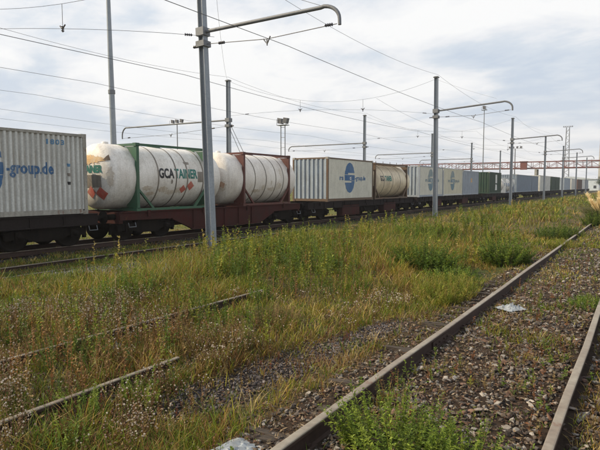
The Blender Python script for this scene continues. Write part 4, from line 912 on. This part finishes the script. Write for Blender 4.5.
plant('green_bush', 'dark green bush beside the long rail, right of the other one', -2.75, 13.3, .62, .74, 150, 50, .08, G1+G2, (1.1, 1.), lean=.6)
plant('green_bush', 'low dark green bush on the track just before the pampas grass', -2.5, 21.0, 1.0, .62, 110, 44, .09, G2, (1., 1.2))
plant('green_bush', 'bright green bushy clump between the dark bushes and the long rail', -3.0, 9.9, .50, .52, 110, 44, .06, G1, (1.1, 1.1), lean=.5)
plant('grass_clump', 'yellow green grass clump touching the left side of the long rail', -2.75, 8.8, .75, .46, 330, 18, .11, G3, (.8, 1.6), lw=.06, up=(.5, 1.3))
plant('grass_clump', 'bright grass clump hanging over the far end of the long rail', -1.9, 17.2, .55, .30, 120, 16, .12, G3, (1., 1.6), lw=.06, up=(.5, 1.3))
plant('grass_clump', 'green grass clump on the rubble near the right edge', -.62, 8.9, .35, .20, 80, 12, .09, G1, (1., 1.6), lw=.06, up=(.5, 1.3))
plant('tall_weed', 'tallest pale green weed spike at the left, its tip against the dark track', -7.35, 5.75, .14, .98, 9, 60, .06, G3, lean=.1)
plant('tall_weed', 'dense green weeds around the tall spike at the left', -6.9, 5.6, .55, .62, 50, 42, .06, G1, (1., 1.2), lean=.2)
plant('tall_weed', 'dark green feathery weeds at the left edge of the picture', -5.0, 3.15, .40, .38, 70, 50, .03, G2, (1.2, 1.), lean=.3)
plant('tall_weed', 'green weed spike in the middle of the dry weeds', -5.0, 6.5, .24, .44, 22, 46, .05, G1, lean=.2)
plant('tall_weed', 'slender green weeds rising over the thin rail at bottom left', -3.85, 2.55, .24, .30, 22, 36, .035, G1, (1.5, .7), lean=.15)
plant('tall_weed', 'light green weed tips right of the nearest mast', -8.9, 13.1, .5, .80, 28, 44, .075, G3, (1.2, 1.), lean=.15)
plant('tall_weed', 'light green weed tips below the blue and cream container', -8.0, 16.0, .6, .82, 30, 44, .08, G3, (1.3, 1.), lean=.15)
plant('tall_weed', 'broad patch of green weeds before the dark track, centre', -6.4, 10.0, .95, .62, 110, 40, .065, G1, (1.2, 1.), lean=.2)
plant('tall_weed', 'broad patch of green weeds left of the two dark bushes', -5.2, 12.8, 1.0, .55, 110, 40, .07, G3, (1.2, 1.), lean=.2)
# pampas grass: arching leaves and cream plumes
px_, py_ = -1.55, 28.9; t = thing('pampas_grass', 'large pampas grass with cream plumes at the right edge', 'plant', (px_, py_, float(ground_z(px_, py_))-.02))
n = 900; a = rng.uniform(0, 6.28, n); r = .35*np.sqrt(rng.random(n)); cc = np.array([(.16, .17, .06), (.22, .19, .09), (.08, .11, .04)])[rng.integers(0, 3, n)]
V, F, Cc = blades(r*np.cos(a), r*np.sin(a), np.zeros(n), rng.uniform(.7, 1.35, n), np.full(n, .022), a, rng.uniform(.1, .7, n), rng.uniform(.3, 1.0, n), cc, cc*1.1); npmesh('leaves', V, F, Cc, MV['leaf'], parent=t)
for k in range(44):
    a0 = rng.uniform(0, 6.28); rr = rng.uniform(.1, .75); H = rng.uniform(1.05, 1.75)-.3*rr; n = 300; u = rng.random(n); ax = math.cos(a0)*rr; ay = math.sin(a0)*rr
    bx = ax*(.6+.55*u)+rng.normal(0, .03, n); by = ay*(.6+.55*u)+rng.normal(0, .03, n); bz = H*(.55+.45*u)
    cc = np.array([.92, .78, .50])*rng.uniform(.75, 1.15, (n, 1)); V, F, Cc = blades(bx, by, bz, rng.uniform(.1, .2, n), np.full(n, .014), rng.uniform(0, 6.28, n), rng.uniform(.2, .9, n), rng.uniform(.2, .6, n), cc, cc)
    npmesh('plume', V, F, Cc, MV['fluff'], parent=t)
plant('green_bush', 'dark bush at the foot of the pampas grass', -1.75, 27.2, .7, .75, 90, 40, .10, G2)
# trees far behind and beside the yard
def tree(x, y, H, W, label, pal, seed, nleaf=5200):
    g = np.random.default_rng(seed); t = thing('tree', label, 'tree', (x, y, -.5), group='trees at the edge of the yard'); m = MB()
    m.tube([(0, 0, 0), (.1, .05, H*.35), (0, .1, H*.7)], H*.028, 8, H*.01)
    for k in range(7): a = k*2.4+seed; z = H*(.3+.07*k); m.tube([(0, 0, z), (math.cos(a)*W*.3, math.sin(a)*W*.3, z+H*.15), (math.cos(a)*W*.42, math.sin(a)*W*.42, z+H*.22)], H*.009, 5, H*.003)
    m.build('trunk', M['bogie'], t); cs = g.normal(0, 1, (26, 3)); cs /= np.linalg.norm(cs, axis=1, keepdims=True); cs = cs*np.array([W*.36, W*.36, H*.27])*g.uniform(.4, 1, (26, 1))+np.array([0, 0, H*.62])
    ci = g.integers(0, 26, nleaf); P = cs[ci]+g.normal(0, 1, (nleaf, 3))*np.array([W, W, H*.8])*.075; s = H*.022*g.uniform(.6, 1.4, nleaf)
    d1 = g.normal(0, 1, (nleaf, 3)); d1 /= np.linalg.norm(d1, axis=1, keepdims=True); d2 = np.cross(d1, g.normal(0, 1, (nleaf, 3))); d2 /= np.linalg.norm(d2, axis=1, keepdims=True)
    Vl = np.stack([P-d1*s[:, None], P+d2*s[:, None]*.6, P+d1*s[:, None], P-d2*s[:, None]*.6], 1).reshape(-1, 3); pal = np.array(pal)
    c = pal[ci % len(pal)]*g.uniform(.7, 1.3, (nleaf, 1)); npmesh('crown', Vl, np.arange(nleaf)[:, None]*4+np.arange(4), np.repeat(c, 4, 0), MV['leaf'], parent=t)
TG = [(.05, .075, .025), (.065, .09, .03), (.045, .06, .025)]
for i, (x, y, H, W, lab) in enumerate(((-50, 245, 8, 9, 'round tree beyond the bridge behind the containers'), (-14, 262, 7, 9, 'low tree before the pale buildings at the right'), (6, 250, 7, 9, 'low tree at the right edge beyond the bridge'))): tree(x, y, H, W, lab, TG, 100+i)

# ------------------------------------------------------------------ litter: crumpled plastic
def crumple(name, label, x, y, w_, d_, h_, seed, mat='plastic', z=None):
    r = np.random.default_rng(seed); n = 12; vs = []
    for i in range(n):
        for j in range(n):
            u, v_ = i/(n-1)-.5, j/(n-1)-.5; e = max(0, 1-(2*abs(u))**3)*max(0, 1-(2*abs(v_))**3)
            vs.append((u*w_+r.normal(0, w_*.02), v_*d_+r.normal(0, d_*.03), max(.002, h_*e*(.25+.75*abs(r.normal(0, .7))))))
    m = MB(); m.add(vs, [(i*n+j, (i+1)*n+j, (i+1)*n+j+1, i*n+j+1) for i in range(n-1) for j in range(n-1)])
    o = m.build(name, M[mat], None, fix=False); o.location = (x, y, float(ground_z(x, y))+.02 if z is None else z); o.rotation_euler.z = seed
    sol = o.modifiers.new('s', 'SOLIDIFY'); sol.thickness = .003
    tag(o, label, 'litter', 'plastic litter'); return o
crumple('plastic_bag', 'crumpled white plastic bag on the rubble inside the foreground track', -1.55, 8.0, .34, .30, .06, 1)
crumple('plastic_bag', 'small white plastic scrap in the weeds at the left', -7.9, 7.25, .28, .26, .22, 2)
crumple('plastic_bag', 'torn pale plastic sheet beside the long rail at the bottom', -2.33, 2.74, .26, .30, .035, 3)
crumple('plastic_bag', 'small pale scrap between the two thin rails at the left', -4.9, 3.75, .12, .12, .05, 4)
crumple('plastic_bag', 'tiny white scrap against the foot of the long rail at the bottom', -1.74, 2.86, .10, .12, .03, 5)

# ------------------------------------------------------------------ haze
m = bpy.data.materials.new('yard_air'); m.use_nodes = True; t = m.node_tree; t.nodes.clear(); o_ = t.nodes.new('ShaderNodeOutputMaterial'); pv = t.nodes.new('ShaderNodeVolumePrincipled')
pv.inputs['Color'].default_value = (.93, .94, 1, 1); pv.inputs['Density'].default_value = HAZE; pv.inputs['Anisotropy'].default_value = .3; t.links.new(pv.outputs[0], o_.inputs['Volume'])
mb = MB(); mb.box(-520, 200, -60, 620, -3, 54); hz = mb.build('haze', m, None); tag(hz, 'thin pale haze over the yard', 'haze', kind='stuff')
